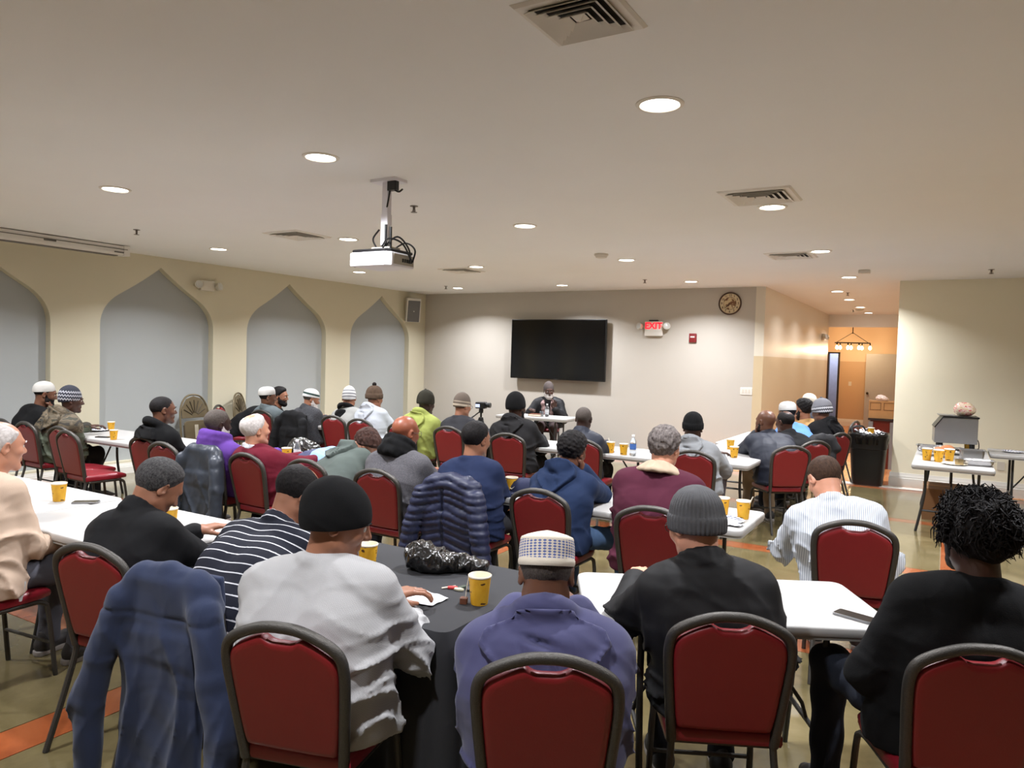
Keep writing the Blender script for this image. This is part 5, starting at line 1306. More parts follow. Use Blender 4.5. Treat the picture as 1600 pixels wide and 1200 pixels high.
p = person((-5.54, 7.16, 0), (-5.50, 7.24, 1.135), 16, 8, 0, 'deep', 'man in a lime green hoodie and dark olive beanie', dict(mat=cloth('lime', (146, 154, 82), .9), th=.026, collar='hood', fold=.008), topname='hoodie', hat=[hat1('beanie', P_PLAIN, cloth('olive_knit', (46, 44, 36), .95, bump=.5, bscale=160), tilt=6, sx=.088, sy2=.107), kn25], arms=('table', (.3, .4, .78)), seed=25, w=1.12)
chair(-5.62, 7.18, 0, 'maroon chair partly hidden by the bald head')
p = person((-4.95, 7.21, 0), (-5.02, 7.33, 1.125), 16, 8, 0, 'tan', 'man with glasses in a dark jacket and brown scalloped kufi', dict(mat=cloth('charcoal_jacket', (44, 44, 48), .8), th=.02, fold=.006), hat=[hat1('scalloped_kufi', P_PLAIN, bandmat('scallop26', [(0, lin((88, 74, 62))), (.34, lin((200, 186, 164))), (.44, lin((92, 80, 70))), (.56, lin((196, 182, 160))), (.60, lin((96, 84, 74)))], zig=7, bs=180), tilt=8, rib=.01, ribn=12, seg=72)], hair=('short', .004, 'brown'), glass=True, arms=('table', 'table'), seed=26, legs=(20, 20, 22))
chair(-4.95, 7.21, 0, 'maroon chair left of the thinning black hair')
p = person((-4.09, 7.06, -6), (-4.17, 7.16, 1.165), 10, 2, 0, 'dark', 'man in a black hooded jacket and black beanie in the middle of the third row', dict(mat=cloth('black_hooded', (28, 27, 28), .85), th=.03, collar='hood', hood=1.25, fold=.007), topname='hoodie', hat=[hat1('beanie', [(a, b2 * 1.06) for a, b2 in P_PLAIN], M_blk, tilt=8, sx=.092, sy2=.108)], beard=(.006, 'black'), arms=('table', 'table'), seed=27, w=1.15, hs=1.12)
chair(-4.09, 7.06, -6, 'maroon chair under the man in the black hooded jacket')
p = person((-3.32, 7.15, -4), (-3.36, 7.22, 1.09), -6, 4, 0, 'deep', 'man with close cropped grey hair in a navy suit', dict(mat=M_navyj, th=.018, collar='stand', fold=.004), topname='suit_jacket', hair=('short', .002, 'stub'), arms=('table', 'table'), seed=28)
chair(-3.22, 7.13, -4, 'maroon chair right of the black curly hair')
p = person((-2.04, 7.04, -4), (-2.14, 7.14, 1.085), -14, 4, 0, 'dark', 'person in a grey hoodie and black beanie before the right tables', dict(mat=cloth('grey_hoodie', (126, 128, 130), .9), th=.024, collar='hood', fold=.008), topname='hoodie', hat=[hat1('beanie', P_CUFF, M_blk, tilt=8, rib=.012, ribn=30, seg=150, sx=.09, sy2=.108)], arms=('fold', 'table'), seed=30, legs=(92, 88, 96), h=.0125)
chair(-2.04, 7.04, -4, 'maroon chair under the person in the grey hoodie')

# right column
p = person((-1.50, 8.10, -38), (-1.70, 8.35, 1.105), -62, 0, 0, 'brown', 'bald man in a navy jacket and khaki trousers, hand on his chin', dict(mat=M_navyj, th=.028, collar='stand', fold=.008), legs=(150, 128, 104), arms=('chin', 'table'), seed=31, beard=(.004, 'black'), w=1.12, h=.0125, belly=.03, bulge=.08)
chair(-1.50, 8.10, -38, 'maroon chair under the bald man in the navy jacket')
p = person((-1.42, 8.80, -50), (-1.60, 8.92, 1.07), -60, 6, 0, 'dark', 'balding dark haired man behind the man in the navy jacket', dict(mat=M_blkj, th=.02, collar='stand', fold=.005), hair=('crown', .004, 'black'), arms=('table', 'table'), seed=32)
chair(-1.42, 8.80, -50, 'chair under the balding man behind the navy jacket')
p = person((-1.46, 9.38, -55), (-1.69, 9.54, 1.135), -52, 14, 0, 'brown', 'man in a bright blue shirt and white kufi', dict(mat=cloth('bright_blue', (96, 140, 212), .8), th=.016, fold=.006), topname='shirt', hat=[hat1('kufi', P_KUFI, WK, tilt=8, sx=.087, sy2=.107)], hair=('short', .010, 'black'), arms=('table', 'table'), seed=33)
chair(-1.46, 9.38, -55, 'chair with a dark coat under the man in the bright blue shirt')
drape((-1.46, 9.38, -55), cloth('dark_coat_grey', (40, 40, 42), .7), 'dark_coat', 'dark coat over the chair of the man in the bright blue shirt', zl=.42, hw=.19, h=.014, sleeves=False)
p = person((-1.45, 10.55, -50), (-1.69, 10.70, 1.13), -70, 4, 0, 'tan', 'man in a tan shirt with dark curly hair and beard, hand at his chin', dict(mat=cloth('tan_shirt', (176, 138, 90), .85), th=.014, fold=.005), topname='shirt', hair=('curly', .017, 'black'), beard=(.008, 'black'), arms=('chin', 'lap'), seed=34, hs=1.15)
chair(-1.45, 10.55, -50, 'chair under the man in the tan shirt')
p = person((-1.60, 11.50, -60), (-1.76, 11.58, 1.175), -60, 0, 0, 'brown', 'man whose white skullcap shows behind the dark curly hair', dict(mat=M_navyj, th=.02, fold=.005), hat=[hat1('skullcap', P_SKULL, cloth('cream_knit', (206, 198, 184), .9, bump=.3), tilt=8)], hair=('short', .004, 'black'), arms=('lap', 'lap'), seed=35)
chair(-1.60, 11.50, -60, 'chair under the man in the skullcap by the corridor')
p = person((-1.34, 10.0, -60), (-1.38, 10.14, 1.14), -64, 10, 0, 'brown', 'man in a black jacket and grey patterned beanie near the corridor', dict(mat=M_blkj, th=.034, collar='hood', fold=.009), hat=[hat1('patterned_beanie', P_CUFF, bandmat('pat36', [(0, lin((34, 34, 38))), (.3, lin((196, 196, 200))), (.40, lin((36, 36, 42))), (.50, lin((190, 190, 194))), (.58, lin((44, 44, 48))), (.64, lin((120, 120, 126)))], zig=6, bs=160), tilt=8, sx=.092, sy2=.11), ('knot', MB().lathe([(.001, .15), (.012, .153), (.014, .165), (.001, .172)], 10, c=(0, -.02, 0)).mesh('knot', cloth('pom36', (90, 90, 94), .95), True))], hair=('short', .004, 'black'), arms=('table', 'table'), seed=36, hs=1.15, w=1.1)
chair(-1.34, 10.0, -60, 'maroon chair under the man in the patterned grey beanie')
chair(-1.43, 12.22, -78, 'empty maroon chair beside the black bin')

# the speaker
M_robe = cloth('brown_robe', (62, 50, 50), .8)
p = person((-6.16, 11.74, 156), (-6.11, 11.62, 1.14), 142, 4, 0, 'dark', 'smiling speaker in a black coat and grey cap behind the small table', dict(mat=cloth('speaker_coat', (24, 24, 28), .6), th=.034, fold=.008), topname='coat', legs=M_robe, legsname='robe', hat=[hat1('knit_cap', P_PLAIN, cloth('taupe_knit', (84, 76, 74), .95, bump=.4), tilt=16, z0=.008)], beard=(.010, 'white'), hair=('short', .003, 'stub'), arms=(('up', -.13, .30, .83), (.30, .36, .80)), seed=40, eye=True, w=1.15, hh=.0055, h=.0125)
collar_piece(p, 'lapel', cloth('mauve_scarf', (150, 126, 124), .9), 'scarf')
MB().prism([(-.05, -.02), (.05, -.02), (.045, .02), (-.045, .02)], .78, 1.02, bev=.008).build('shirt_front', cloth('grey_shirt_dark', (70, 64, 64)), p['e'], smooth=True, loc=(0, .14, 0), rot=(.15, 0, 0))
chair(-6.16, 11.74, 156, 'chair of the speaker under the television')
# ------------------------------------------------------------------ cups, bottles and other small things
TZ = .741
m, nt, b = nt_new('cup_yellow'); co = objco(nt)
n1 = noise(nt, scaleco(nt, co, (1, 1, .5)), 55, 2); n2 = noise(nt, scaleco(nt, co, (1, 1, 1.6)), 26, 1)
base = mixcol(nt, n1, lin((204, 142, 26)), lin((232, 182, 48)))
nt.links.new(mixcol(nt, math_(nt, 'GREATER_THAN', n2, .66), base, lin((84, 52, 20))), b.inputs['Base Color']); b.inputs['Roughness'].default_value = .5; M_cup = m
M_cupw = pm('cup_cream', (238, 226, 204), .5, var=.02); M_tea = pm('tea', (110, 60, 24), .15)
ME_cup = MB().lathe([(.030, 0), (.031, .004), (.0395, .092), (.040, .1)], 24, caps='first').mesh('sleeve', M_cup, True)
ME_cupin = MB().lathe([(.0405, .098), (.0425, .100), (.0425, .104), (.0405, .106), (.0385, .103), (.031, .02), (.001, .018)], 24, caps='none').mesh('rim', M_cupw, True)
def cup(x, y, label, z=TZ, s=1.0, stir=False, rz=0.):
    e = E('paper_cup', (x, y, z), rz, label=label, cat='cup', group='yellow paper cups'); e.scale = (s, s, s)
    O('sleeve', ME_cup, e); O('rim', ME_cupin, e)
    if stir: MB().tube([(.01, 0, .03), (.055, .02, .135)], .003, 6).build('stirrer', M_cupw, e)
    return e
S1 = 1.12
cup(-4.86, 2.56, 'yellow paper cup beside the grey phone on the left white table', s=S1, rz=1)
cup(-3.67, 2.52, 'yellow paper cup half hidden by the bowed man in the black jacket', s=S1, rz=2)
cup(-2.26, 2.56, 'yellow paper cup behind the chin of the man in the black beanie', z=.752, s=S1, rz=3)
c = cup(-1.58, 2.46, 'yellow paper cup with a tea string on the black cloth', z=.752, s=S1, rz=.4)
MB().tube([(-.040, 0, .1), (-.047, -.004, .05), (-.05, -.006, .015)], .0012, 5).build('tea_string', M_cupw, c)
MB().prism(rrect(-.013, .013, -.013, .013, .003), 0, .02).build('tea_tag', pm('tea_tag_brown', (100, 56, 34), .6), c, loc=(-.055, -.008, 0))
cup(-8.42, 5.02, 'yellow paper cup on the paper plate at the far left table', rz=1.2)
cup(-7.60, 4.56, 'yellow paper cup standing before the plate at the far left table', rz=2.4)
cup(-5.14, 4.70, 'yellow paper cup left of the water bottle before the maroon sweater', s=S1, rz=.6)
cup(-2.73, 4.65, 'yellow paper cup beside the navy cap', s=S1, rz=2.2)
cup(-1.24, 4.86, 'yellow paper cup left of the stirrer cup at the table end', s=S1, rz=.2)
cup(-1.10, 4.84, 'yellow paper cup with a white stirrer at the table end', s=S1, stir=True, rz=5.6)
cup(-3.08, 7.32, 'yellow paper cup right of the navy suit', s=S1, stir=True, rz=2)
cup(-2.91, 7.27, 'yellow paper cup next to the blue labelled water bottle', s=S1, rz=3)
cup(-2.13, 8.60, 'farther of two yellow cups before the navy jacket', s=S1, rz=1)
cup(-1.91, 7.88, 'nearer of two yellow cups before the navy jacket', s=S1, rz=4)
cup(-7.20, 7.45, 'yellow paper cup behind the grey bearded man', s=S1, rz=.8)
cup(-.16, 9.18, 'leftmost of three yellow cups on the food table', s=1.25, rz=1)
cup(-.05, 9.12, 'middle of three yellow cups on the food table', s=1.25, rz=2)
cup(.05, 9.30, 'rightmost of three yellow cups on the food table', s=1.25, rz=3)
cup(.25, 10.75, 'yellow cup under the food warmer', s=1.1, rz=4)

M_pet = pm('bottle_plastic', (225, 232, 238), .08, var=.02, trans=.9); M_lbl = pm('bottle_label', (70, 110, 180), .4, var=.3, scale=40); M_lblw = pm('bottle_label_pale', (206, 208, 212), .4, var=.15, scale=60); M_capw = pm('bottle_cap', (235, 235, 235), .4)
def bottle(x, y, label, lab=None, s=1.0):
    e = E('water_bottle', (x, y, TZ), label=label, cat='bottle', group='small water bottles'); e.scale = (s, s, s)
    MB().lathe([(.026, 0), (.031, .006), (.031, .05), (.029, .055), (.031, .06), (.031, .12), (.028, .14), (.013, .172), (.0125, .185)], 20).build('bottle_body', M_pet, e, smooth=True)
    MB().lathe([(.0316, .062), (.0318, .064), (.0318, .112), (.0316, .114)], 20, caps='none').build('label_band', lab or M_lbl, e, smooth=True)
    MB().lathe([(.0145, .182), (.0145, .2), (.001, .201)], 16).build('cap', M_capw, e, smooth=True)
bottle(-5.03, 4.72, 'small clear water bottle beside the cup of the maroon sweater man', M_lblw)
bottle(-2.80, 7.25, 'clear water bottle with blue label in the third row', M_lbl, 1.1)
bottle(-5.78, 10.95, 'water bottle on the table of the speaker', M_lblw, 1.1)

M_ph = pm('phone_black', (18, 18, 20), .12, var=.02); M_phs = pm('phone_silver', (150, 150, 152), .3, .7)
def phone(x, y, heading, label, z=TZ, case=None):
    e = E('smartphone', (x, y, z), -math.radians(heading), label=label, cat='phone')
    MB().prism(rrect(-.037, .037, -.076, .076, .011), 0, .009, bev=.002).build('phone_body', case or M_phs, e, smooth=True)
    MB().prism(rrect(-.034, .034, -.073, .073, .009), .009, .0096).build('phone_screen', M_ph, e)
phone(-4.68, 2.63, 46, 'grey smartphone lying beside the cup on the left white table')
phone(-.28, 3.22, -72, 'dark smartphone on the right end of the short white table')
phone(-7.86, 4.60, 60, 'black phone on the far left table before the camouflage jacket', case=M_black)
m, nt, b = nt_new('plate_print'); co = objco(nt); s3 = N(nt, 'ShaderNodeSeparateXYZ'); nt.links.new(co, s3.inputs[0])
ang = math_(nt, 'ARCTAN2', s3.outputs[1], s3.outputs[0]); rr = N(nt, 'ShaderNodeVectorMath', operation='LENGTH'); nt.links.new(co, rr.inputs[0])
zg = math_(nt, 'MULTIPLY', math_(nt, 'GREATER_THAN', math_(nt, 'SINE', math_(nt, 'ADD', math_(nt, 'MULTIPLY', ang, 18.), math_(nt, 'MULTIPLY', rr.outputs['Value'], 160.))), .25), math_(nt, 'GREATER_THAN', rr.outputs['Value'], .078))
nt.links.new(mixcol(nt, zg, lin((226, 226, 226)), lin((52, 64, 116))), b.inputs['Base Color']); b.inputs['Roughness'].default_value = .5; M_plate = m
ME_plate = MB().lathe([(.075, 0), (.08, .002), (.115, .014), (.116, .016), (.08, .005), (.001, .004)], 36).mesh('paper_plate', M_plate, True)
O('paper_plate', ME_plate, loc=(-8.50, 4.93, TZ), label='paper plate with blue border at the far left table', cat='plate', group='blue bordered paper plates')
O('paper_plate', ME_plate, loc=(-1.17, 4.68, TZ), label='paper plate with blue zigzag border at the table end', cat='plate', group='blue bordered paper plates')
O('paper_plate', ME_plate, loc=(.72, 10.85, TZ), label='paper plate with blue border on the table at the right edge', cat='plate', group='blue bordered paper plates')
M_nap = pm('napkin_white', (228, 228, 232), .9, var=.02)
def sheet(x, y, z, pts, label, name='napkin', mat=None, cat='napkin', amp=.006, seed=0):
    n = 14; vs = []; fs = []; P = [Vector((a, b2, 0)) for a, b2 in pts]
    for lay in (0, .0015):
        for i in range(n + 1):
            for j in range(n + 1):
                u, v = i / n, j / n; q = (P[0] * (1 - u) + P[1] * u) * (1 - v) + (P[3] * (1 - u) + P[2] * u) * v
                vs.append((q.x, q.y, .001 + lay + amp * (1 + math.sin(9 * u + 5 * v + seed) * math.sin(6 * v - 3 * u + seed)) * .5))
    k = (n + 1) ** 2
    for i in range(n):
        for j in range(n):
            a = i * (n + 1) + j; fs.append((a, a + 1, a + n + 2, a + n + 1)); fs.append((k + a, k + a + n + 1, k + a + n + 2, k + a + 1))
    rim = [i * (n + 1) for i in range(n + 1)] + [n * (n + 1) + j for j in range(1, n + 1)] + [i * (n + 1) + n for i in range(n - 1, -1, -1)] + [j for j in range(n - 1, 0, -1)]
    for i in range(len(rim)): a, c2 = rim[i], rim[(i + 1) % len(rim)]; fs.append((a, c2, k + c2, k + a))
    return MB().add(vs, fs).build(name, mat or M_nap, smooth=True, angle=50, loc=(x, y, z), label=label, cat=cat)
sheet(-1.80, 2.37, .752, [(-.085, -.08), (.09, -.05), (.09, .06), (-.06, .09)], 'white paper napkin on the black cloth')
sheet(-1.10, 4.60, TZ + .002, [(-.08, -.05), (.05, -.06), (.06, .03), (-.07, .05)], 'crumpled white napkin beside the zigzag plate', seed=2, amp=.015)
sheet(-2.42, 4.60, TZ, [(-.1, -.08), (.1, -.08), (.1, .08), (-.1, .08)], 'white napkin on the table behind the middle empty chair back', seed=4)
sheet(-5.32, 5.02, TZ, [(-.07, -.06), (.09, -.06), (.10, .05), (-.02, .06)], 'raised white napkin in front of the black bag', seed=1, amp=.08)
def bag(loc, label, sc, seed, rz=0, tail=True, mat=None):
    q = SDF((-.2, -.16, -.02), (.34, .16, .2), .0062)
    q.ell((-.02, 0, .055), (.105, .085, .06), 0); q.ell((-.05, .01, .085), (.06, .055, .04), .03); q.ell((.05, -.01, .04), (.08, .07, .042), .03)
    if tail: q.chain([(.08, 0, .04), (.16, .012, .035), (.22, .0, .03)], [.045, .032, .030], .03); q.ell((.235, .005, .03), (.045, .05, .028), .02)
    x, y, z = q.grid(); q.D -= (.011 * (1 - np.abs(sinnoise(x, y, z, 55, seed, 5)) * 2) + .006 * (1 - np.abs(sinnoise(x, y, z, 120, seed + 3, 5)) * 2)).astype(np.float32)
    q.D = np.maximum(q.D, -z + 0 * x + 0 * y).astype(np.float32)
    V, F = q.nets(); return O('plastic_bag', mesh_np('plastic_bag', V * sc, F, mat or pm('bag_black_film', (20, 19, 18), .22, var=.3, scale=30, bump=.5, bscale=60, coat=.4)), loc=loc, rot=(0, 0, rz), label=label, cat='bag')
bag((-2.02, 2.72, .752), 'crumpled shiny black plastic bag on the black cloth', .95, 3, rz=.42)
bag((-5.24, 5.02, TZ), 'black plastic bag in the middle of the third table from the left wall', 1.25, 9, rz=.5, tail=False)
cw = E('candy_wrappers', (-1.74, 2.57, .752), .5, label='small bright candy wrappers beside the cup on the black cloth', cat='wrapper')
for k, (dx, dy, c3) in enumerate([(-.04, 0, (190, 60, 60)), (0, .01, (60, 70, 60)), (.03, -.01, (48, 50, 60)), (-.01, -.02, (190, 186, 160))]):
    sh = MB().prism([(-.02, -.008), (.0, -.012), (.022, -.006), (.02, .01), (-.004, .013), (-.022, .006)], 0, .010, bev=.003).build('wrapper', pm('wrap%d' % k, c3, .3, var=.3, scale=90), cw, loc=(dx, dy, 0), rot=(0, 0, k * .9))
MB().tube([(-.085, -.01, .004), (-.03, .02, .006)], .003, 6).build('stick', M_cupw, cw)
# navy baseball cap on the table
M_capn = cloth('navy_cap', (44, 48, 72), .85)
bc = E('baseball_cap', (-2.66, 4.70, TZ), -.25, label='navy baseball cap with a small white mark on the table', cat='cap')
MB().lathe([(.094, 0), (.096, .03), (.092, .06), (.078, .088), (.05, .105), (.012, .112), (.001, .113)], 32, sy_=1.12).build('crown', M_capn, bc, smooth=True)
vz = []
for j in range(6):
    for i in range(13):
        a = math.radians(200 + 140 * i / 12); r_ = .09 + .075 * (j % 3) / 2 * max(.05, math.sin(math.pi * i / 12)) ** .5
        vz.append((r_ * math.cos(a), 1.12 * r_ * math.sin(a), (.004 if j < 3 else .008) + .014 * math.cos(math.radians(200 + 140 * i / 12 + 90)) ** 2))
fz = [(j * 13 + i, j * 13 + i + 1, (j + 1) * 13 + i + 1, (j + 1) * 13 + i) for j in (0, 1) for i in range(12)] + [(j * 13 + i, (j + 1) * 13 + i, (j + 1) * 13 + i + 1, j * 13 + i + 1) for j in (3, 4) for i in range(12)] + [(26 + i, 27 + i, 66 + i, 65 + i) for i in range(12)]
MB().add(vz, fz).build('brim', M_capn, bc, smooth=True)
MB().tube([(-.03, -.106, .045), (-.012, -.108, .04), (.012, -.106, .06)], [.003, .004, .001], 6).build('logo_mark', M_cupw, bc)
MB().lathe([(.009, .112), (.008, .117), (.001, .119)], 10).build('button', M_capn, bc, smooth=True)
# jacket pile and bakery box on the table
m, nt, b = nt_new('cloth_blue_panels'); co = objco(nt); s3 = N(nt, 'ShaderNodeSeparateXYZ'); nt.links.new(co, s3.inputs[0])
nt.links.new(ramp(nt, math_(nt, 'ADD', math_(nt, 'MULTIPLY', s3.outputs[0], 1.6), .5), [(0, lin((42, 46, 84))), (.32, lin((132, 164, 214))), (.72, lin((206, 208, 212))), (.80, lin((44, 48, 88)))], True), b.inputs['Base Color']); b.inputs['Roughness'].default_value = .6
q = SDF((-.36, -.24, -.02), (.36, .24, .24), .009); q.ell((-.08, 0, .05), (.2, .13, .085), 0); q.ell((.12, -.02, .04), (.17, .12, .07), .05); q.chain([(-.2, .05, .05), (0, .1, .08), (.2, .08, .05)], [.06, .07, .05], .05)
x, y, z = q.grid(); q.D -= (.010 * sinnoise(x, y, z, 28, 4, 4) + .007 * np.abs(sinnoise(x, y, z, 60, 5, 4))).astype(np.float32); q.D = np.maximum(q.D, -z + 0 * x + 0 * y).astype(np.float32)
V, F = q.nets(); O('folded_jacket', mesh_np('folded_jacket', V, F, m), loc=(-4.62, 4.68, TZ), rot=(0, 0, .35), label='light blue and navy jacket lying in a heap on the table', cat='jacket')
MB().prism(rrect(-.16, .16, -.10, .10, .02), 0, .055, bev=.008).build('takeaway_box', M_cupw, smooth=True, loc=(-4.95, 5.02, TZ), rot=(0, 0, .1), label='cream takeaway box on the table behind the jacket heap', cat='box')

# speaker table items
bk = E('book', (-5.98, 10.93, TZ), .15, label='brown book lying on the table of the speaker', cat='book')
MB().bar((-.11, -.075, 0), (.11, .075, .006)).bar((-.11, -.075, .034), (.11, .075, .04)).bar((-.11, -.075, 0), (-.105, .075, .04)).build('cover', pm('book_brown', (110, 62, 40), .5), bk)
MB().bar((-.105, -.07, .006), (.105, .07, .034)).build('pages', M_cupw, bk)
sheet(-6.28, 10.95, TZ, [(-.11, -.09), (.1, -.08), (.11, .09), (-.1, .1)], 'white papers left of the book on the table of the speaker', name='papers', cat='paper', seed=3)
MB().lathe([(.032, 0), (.034, .09), (.0325, .09), (.03, .005), (.001, .004)], 20).build('drinking_glass', M_pet, smooth=True, loc=(-5.87, 10.93, TZ), label='clear plastic cup between book and bottle', cat='cup')

# tripod with camera
tr = E('camera_tripod', (-5.46, 8.42, 0), .3, label='black tripod with a small video camera behind the third row', cat='tripod')
for k in range(3):
    a = math.radians(90 + 120 * k); MB().tube([(.03 * math.cos(a), .03 * math.sin(a), .86), (.2 * math.cos(a), .2 * math.sin(a), .4), (.33 * math.cos(a), .33 * math.sin(a), 0)], [.017, .014, .010], 8).build('leg', M_black, tr, smooth=True)
MB().tube([(0, 0, .55), (0, 0, 1.0)], .014, 10).lathe([(.035, .84), (.04, .87), (.03, .9)], 12).lathe([(.03, .96), (.034, 1.0), (.026, 1.02)], 12).build('centre_column', M_black, tr, smooth=True)
MB().tube([(0, 0, .99), (-.12, -.13, .88)], [.008, .012], 8).build('pan_handle', M_black, tr)
cmb_ = E('video_camera', (-5.46, 8.42, 1.02), .2, label='small black video camera with a lit flip screen on the tripod', cat='camera')
MB().prism(rrect(-.07, .07, 0, .09, .015), -.055, .055, axis='y', bev=.01).build('camera_body', M_black, cmb_, smooth=True)
MB().lathe([(.03, 0), (.034, .05), (.036, .075), (.001, .072)], 18, M=Matrix.Rotation(math.pi / 2, 3, 'Y'), c=(.06, 0, .05)).build('lens_barrel', M_black, cmb_, smooth=True)
MB().bar((-.062, -.062, .02), (.0, -.057, .062)).build('flip_screen', pm('flip_screen_lit', (190, 200, 235), .3, var=.3, scale=60, emit=((.6, .68, .95), .6)), cmb_)

# bin at the corridor
tb = E('trash_bin', (-.96, 12.02, .012), label='large black trash bin with liner beside the corridor mouth', cat='bin')
M_binp = pm('bin_black_plastic', (20, 20, 21), .4, var=.1)
MB().prism(rrect(-.20, .20, -.20, .20, .07, 6), 0, .03).build('base', M_binp, tb)
vs = []; fs = []; o2 = rrect(-1, 1, -1, 1, .35, 6); n = len(o2)
for z, s in ((.0, .20), (.2, .215), (.45, .232), (.52, .235), (.53, .247), (.66, .252), (.70, .262), (.74, .265), (.74, .245), (.5, .22)):
    for a, c2 in o2: vs.append((a * s, c2 * s, z))
for r_ in range(9):
    for k in range(n): fs.append((r_ * n + k, r_ * n + (k + 1) % n, (r_ + 1) * n + (k + 1) % n, (r_ + 1) * n + k))
fs.append(tuple(9 * n + k for k in range(n))); MB().add(vs, fs).build('bin_body', M_binp, tb, smooth=True)
vs = []; fs = []; n2_ = 60
for z, s, am in ((.60, .262, .004), (.68, .272, .008), (.745, .272, .004), (.758, .262, .003), (.745, .246, .004), (.66, .235, .004)):
    for k in range(n2_):
        q_ = 2 * math.pi * k / n2_; rad = (abs(math.cos(q_)) ** 4 + abs(math.sin(q_)) ** 4) ** -.25; s2 = s * min(rad, 1.13) * .98 + am * math.sin(k * 2.1)
        vs.append((s2 * math.cos(q_), s2 * math.sin(q_), z + am * math.cos(k * 1.3)))
for r_ in range(5):
    for k in range(n2_): fs.append((r_ * n2_ + k, r_ * n2_ + (k + 1) % n2_, (r_ + 1) * n2_ + (k + 1) % n2_, (r_ + 1) * n2_ + k))
MB().add(vs, fs).build('liner', pm('liner_black', (14, 14, 15), .25), tb, smooth=True)
MB().tube(smoothpath([(-.22, -.1, .74), (-.22, -.06, .82), (-.1, .0, .84), (-.05, .05, .76)], 5), .014, 8).build('handle', M_binp, tb, smooth=True)
for k in range(7):
    a = k * 2.4; sheet(-.96 + .13 * math.cos(a), 12.02 + .12 * math.sin(a), .72 + .01 * k, [(-.07, -.05), (.07, -.06), (.06, .06), (-.06, .05)], 'crumpled rubbish paper in the bin, piece %s' % ['nearest the rim', 'by the yellow cup', 'at the back', 'on top', 'at the left', 'at the right', 'in the middle'][k], name='rubbish_paper', cat='rubbish', amp=.05, seed=k)
cup(-.93, 11.9, 'yellow cup thrown on top of the rubbish in the bin', z=.735, s=1.1, rz=1)
# cabinet and cardboard box behind the bin
cb = E('cabinet', (-.94, 14.2, 0), label='dark red cabinet with pale side posts behind the bin', cat='cabinet')
M_cab = pm('cabinet_mahogany', (96, 34, 24), .3, var=.2, stretch=None); M_cabs = pm('cabinet_steel', (150, 150, 152), .35, .5)
MB().bar((-.17, -.2, 0), (.17, .2, .82)).build('carcass', M_cab, cb); MB().prism(rrect(-.12, .12, .08, .78, .01), -.215, -.2, axis='y').build('door', M_cab, cb)
for s in (-1, 1): MB().bar((s * .165 - .035, -.225, 0), (s * .165 + .035, .2, .80)).build('side_post', M_cabs, cb)
MB().bar((-.21, -.23, .82), (.21, .22, .855)).build('cabinet_top', pm('cabinet_top_dark', (40, 30, 28), .4), cb)
M_card = pm('cardboard', (176, 132, 84), .85, var=.1); M_cardd = pm('cardboard_print', (110, 78, 48), .85)
bx_ = E('cardboard_box', (-.95, 14.2, .856), .05, label='brown cardboard box on the cabinet behind the bin', cat='box')
MB().bar((-.21, -.17, 0), (.21, .17, .29)).build('carton', M_card, bx_)
for s in (-1, 1): MB().bar((-.21, s * .17 - .1 * (s > 0) , .291), (.21, s * .17 + .1 * (s < 0), .296)).build('flap', M_card, bx_)
for a in (-.19, .02):
    MB().bar((a, -.173, .14), (a + .17, -.1705, .15)).bar((a, -.173, .26), (a + .17, -.1705, .27)).bar((a, -.173, .14), (a + .01, -.1705, .27)).bar((a + .16, -.173, .14), (a + .17, -.1705, .27)).build('printed_frame', M_cardd, bx_)
bag((-.96, 14.2, 1.153), 'white bag with red print on top of the cardboard box', .75, 14, tail=False, mat=pm('bag_white_film', (220, 200, 190), .4, var=.25, scale=30))

# ------------------------------------------------------------------ food table
M_steel = pm('brushed_steel', (168, 168, 168), .32, .85, var=.1, scale=4, bump=.1, bscale=90, stretch=(1, 1, 30)); M_foil = pm('foil', (190, 190, 192), .22, .85, bump=.6, bscale=60)
wm = E('food_warmer', (.11, 10.78, TZ - .0), .08, label='steel food warmer with sloped glass front on the far end of the food table', cat='food warmer')
prof = [(-.24, .08), (.22, .08), (.22, .40), (-.15, .40), (-.24, .28)]
MB().prism(prof, -.19, .19, axis='y', bev=.006).build('steel_body', M_steel, wm)
MB().prism([(-.25, .27), (-.158, .405), (-.15, .415), (.23, .415), (.23, .397), (-.153, .397), (-.237, .265)], -.2, .2, axis='y').build('dark_edge_frame', M_black, wm)
MB().bar((-.2, -.15, .415), (.0, .15, .424)).build('top_tray', M_steel, wm)
for s in (-1, 1):
    for t in (-1, 1): MB().tube([(s * .17, t * .14, 0), (s * .17, t * .14, .08)], .03, 10).build('foot', M_black, wm)
MB().tube(smoothpath([(.22, .1, .14), (.26, .1, .10), (.27, .1, .02), (.25, .05, .006)], 5), .006, 6).build('power_cord', M_black, wm)
m, nt, b = nt_new('bread_bag'); co = objco(nt)
nt.links.new(ramp(nt, noise(nt, scaleco(nt, co, (1, 1, 2)), 14, 3), [(0, lin((214, 190, 150))), (.45, lin((226, 206, 186))), (.56, lin((196, 60, 66))), (.62, lin((228, 214, 200)))], True), b.inputs['Base Color']); b.inputs['Roughness'].default_value = .3
q = SDF((-.16, -.12, -.02), (.16, .12, .2), .008); q.ell((0, 0, .08), (.125, .085, .085), 0); q.ell((-.05, 0, .1), (.06, .07, .07), .03); x, y, z = q.grid(); q.D -= (.008 * sinnoise(x, y, z, 40, 3, 5)).astype(np.float32); q.D = np.maximum(q.D, -z + 0 * x + 0 * y).astype(np.float32)
V, F = q.nets(); O('bread_bag', mesh_np('bread_bag', V, F, m), loc=(.20, 10.80, TZ + .415), label='bag of buns with red print on top of the food warmer', cat='bread bag')
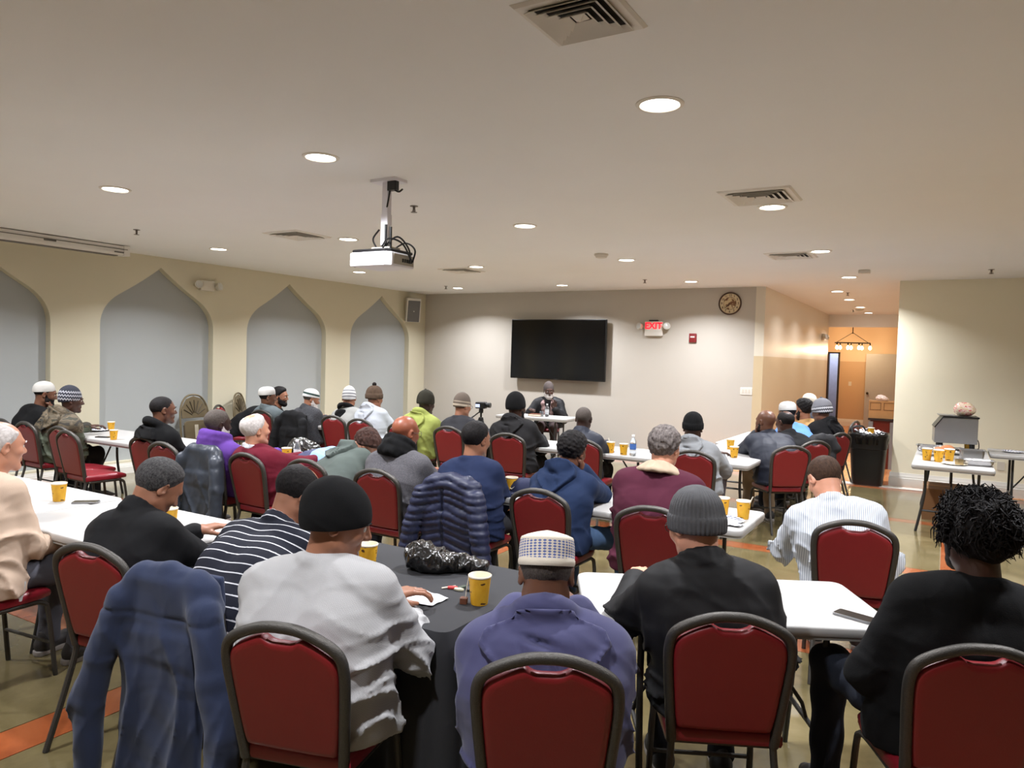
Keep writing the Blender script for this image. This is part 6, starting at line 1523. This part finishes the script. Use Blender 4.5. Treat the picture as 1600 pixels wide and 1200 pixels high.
def tray(x, y, z, L, Wd, Hh, rz, label, mat, name='foil_tray', cat='tray'):
    o = rrect(-1, 1, -1, 1, .25, 4); n = len(o); vs = []; fs = []
    for s, zz in ((.8, 0), (.9, Hh * .5), (.95, Hh), (1.06, Hh), (1.06, Hh + .004), (.93, Hh + .004), (.86, Hh * .5), (.77, .006)):
        for a, c2 in o: vs.append((a * L / 2 * s, c2 * Wd / 2 * s, zz))
    for r_ in range(7):
        for k in range(n): fs.append((r_ * n + k, r_ * n + (k + 1) % n, (r_ + 1) * n + (k + 1) % n, (r_ + 1) * n + k))
    fs.append(tuple(range(n))[::-1]); fs.append(tuple(7 * n + k for k in range(n)))
    return MB().add(vs, fs).build(name, mat, smooth=True, angle=35, loc=(x, y, z), rot=(0, 0, rz), label=label, cat=cat)
tray(.30, 9.10, TZ, .30, .22, .055, .1, 'shallow foil tray at the near right corner of the food table', M_foil)
tray(.26, 9.48, TZ, .24, .17, .12, .1, 'deep steel pan with printed side behind the shallow foil tray', M_steel, name='steel_pan', cat='pan')
tray(-.15, 10.2, TZ, .28, .2, .07, 0, 'foil tray at the left side of the food table', M_foil)
sheet(.12, 10.05, TZ, [(-.2, -.15), (.2, -.13), (.21, .15), (-.18, .16)], 'crumpled foil sheet in the middle of the food table', name='foil_sheet', mat=M_foil, cat='foil', amp=.08, seed=5)
sheet(-.13, 9.75, TZ, [(-.14, -.1), (.13, -.12), (.14, .1), (-.12, .12)], 'crumpled clear wrapper on the food table', name='wrapper_sheet', mat=M_foil, cat='wrapper', amp=.09, seed=7)
MB().prism(rrect(-.11, .11, -.022, .022, .015), 0, .02, bev=.006).build('tongs_handle', M_black, smooth=True, loc=(.16, 9.78, TZ + .07), rot=(0, 0, .1), label='black handled serving utensil across the foil', cat='utensil')
MB().lathe([(.04, 0), (.041, .003), (.041, .05), (.037, .052), (.036, .005), (.001, .005)], 24).build('tin_can', pm('tin_bronze', (150, 132, 96), .3, .7), smooth=True, loc=(.14, 8.95, TZ + .012), label='low round tin at the near edge of the food table', cat='tin')
MB().lathe([(.09, 0), (.1, .008), (.12, .014), (.1, .011), (.001, .008)], 30).build('saucer_plate', M_cupw, smooth=True, loc=(.1, 8.98, TZ), label='white paper plate under the low tin', cat='plate')
q = SDF((-.16, -.12, -.02), (.16, .12, .16), .008); q.ell((0, 0, .05), (.11, .07, .05), 0); q.ell((.04, .01, .07), (.05, .05, .04), .03); x, y, z = q.grid(); q.D -= (.007 * sinnoise(x, y, z, 60, 9, 5)).astype(np.float32); V, F = q.nets()
O('bread_rolls_bag', mesh_np('bread_rolls_bag', V, F, pm('bread_brown', (166, 104, 62), .5, var=.3, scale=20)), loc=(-.0, 9.6, TZ + .03), label='brown bread in a clear bag behind the three cups', cat='bread')
cbx = E('cardboard_carton', (.02, 10.0, 0), .02, label='brown carton on the floor under the food table', cat='box')
MB().bar((-.22, -.3, 0), (.26, .3, .36)).build('carton', pm('carton_dark', (120, 84, 50), .85), cbx); MB().bar((-.22, -.02, .361), (.26, .02, .363)).build('tape', M_card, cbx)
MB().prism(rrect(-.045, .045, -.06, .06, .006), -.008, 0, axis='y').build('wall_outlet', M_plastic, loc=(.68, YR, .42), label='wall outlet under the right table', cat='outlet')
MB().bar((1.22, 11.95, 0), (1.5, 12.12, 1.05)).build('wooden_panel', pm('light_wood', (206, 176, 120), .5, var=.1), label='light wooden board standing at the right edge against the wall', cat='board')
MB().tube([(-.1, 0, .006), (0, .005, .008), (.1, 0, .006)], .006, 6).build('pen', M_black, loc=(1.02, 10.72, TZ), label='dark pen on the table at the right edge', cat='pen')
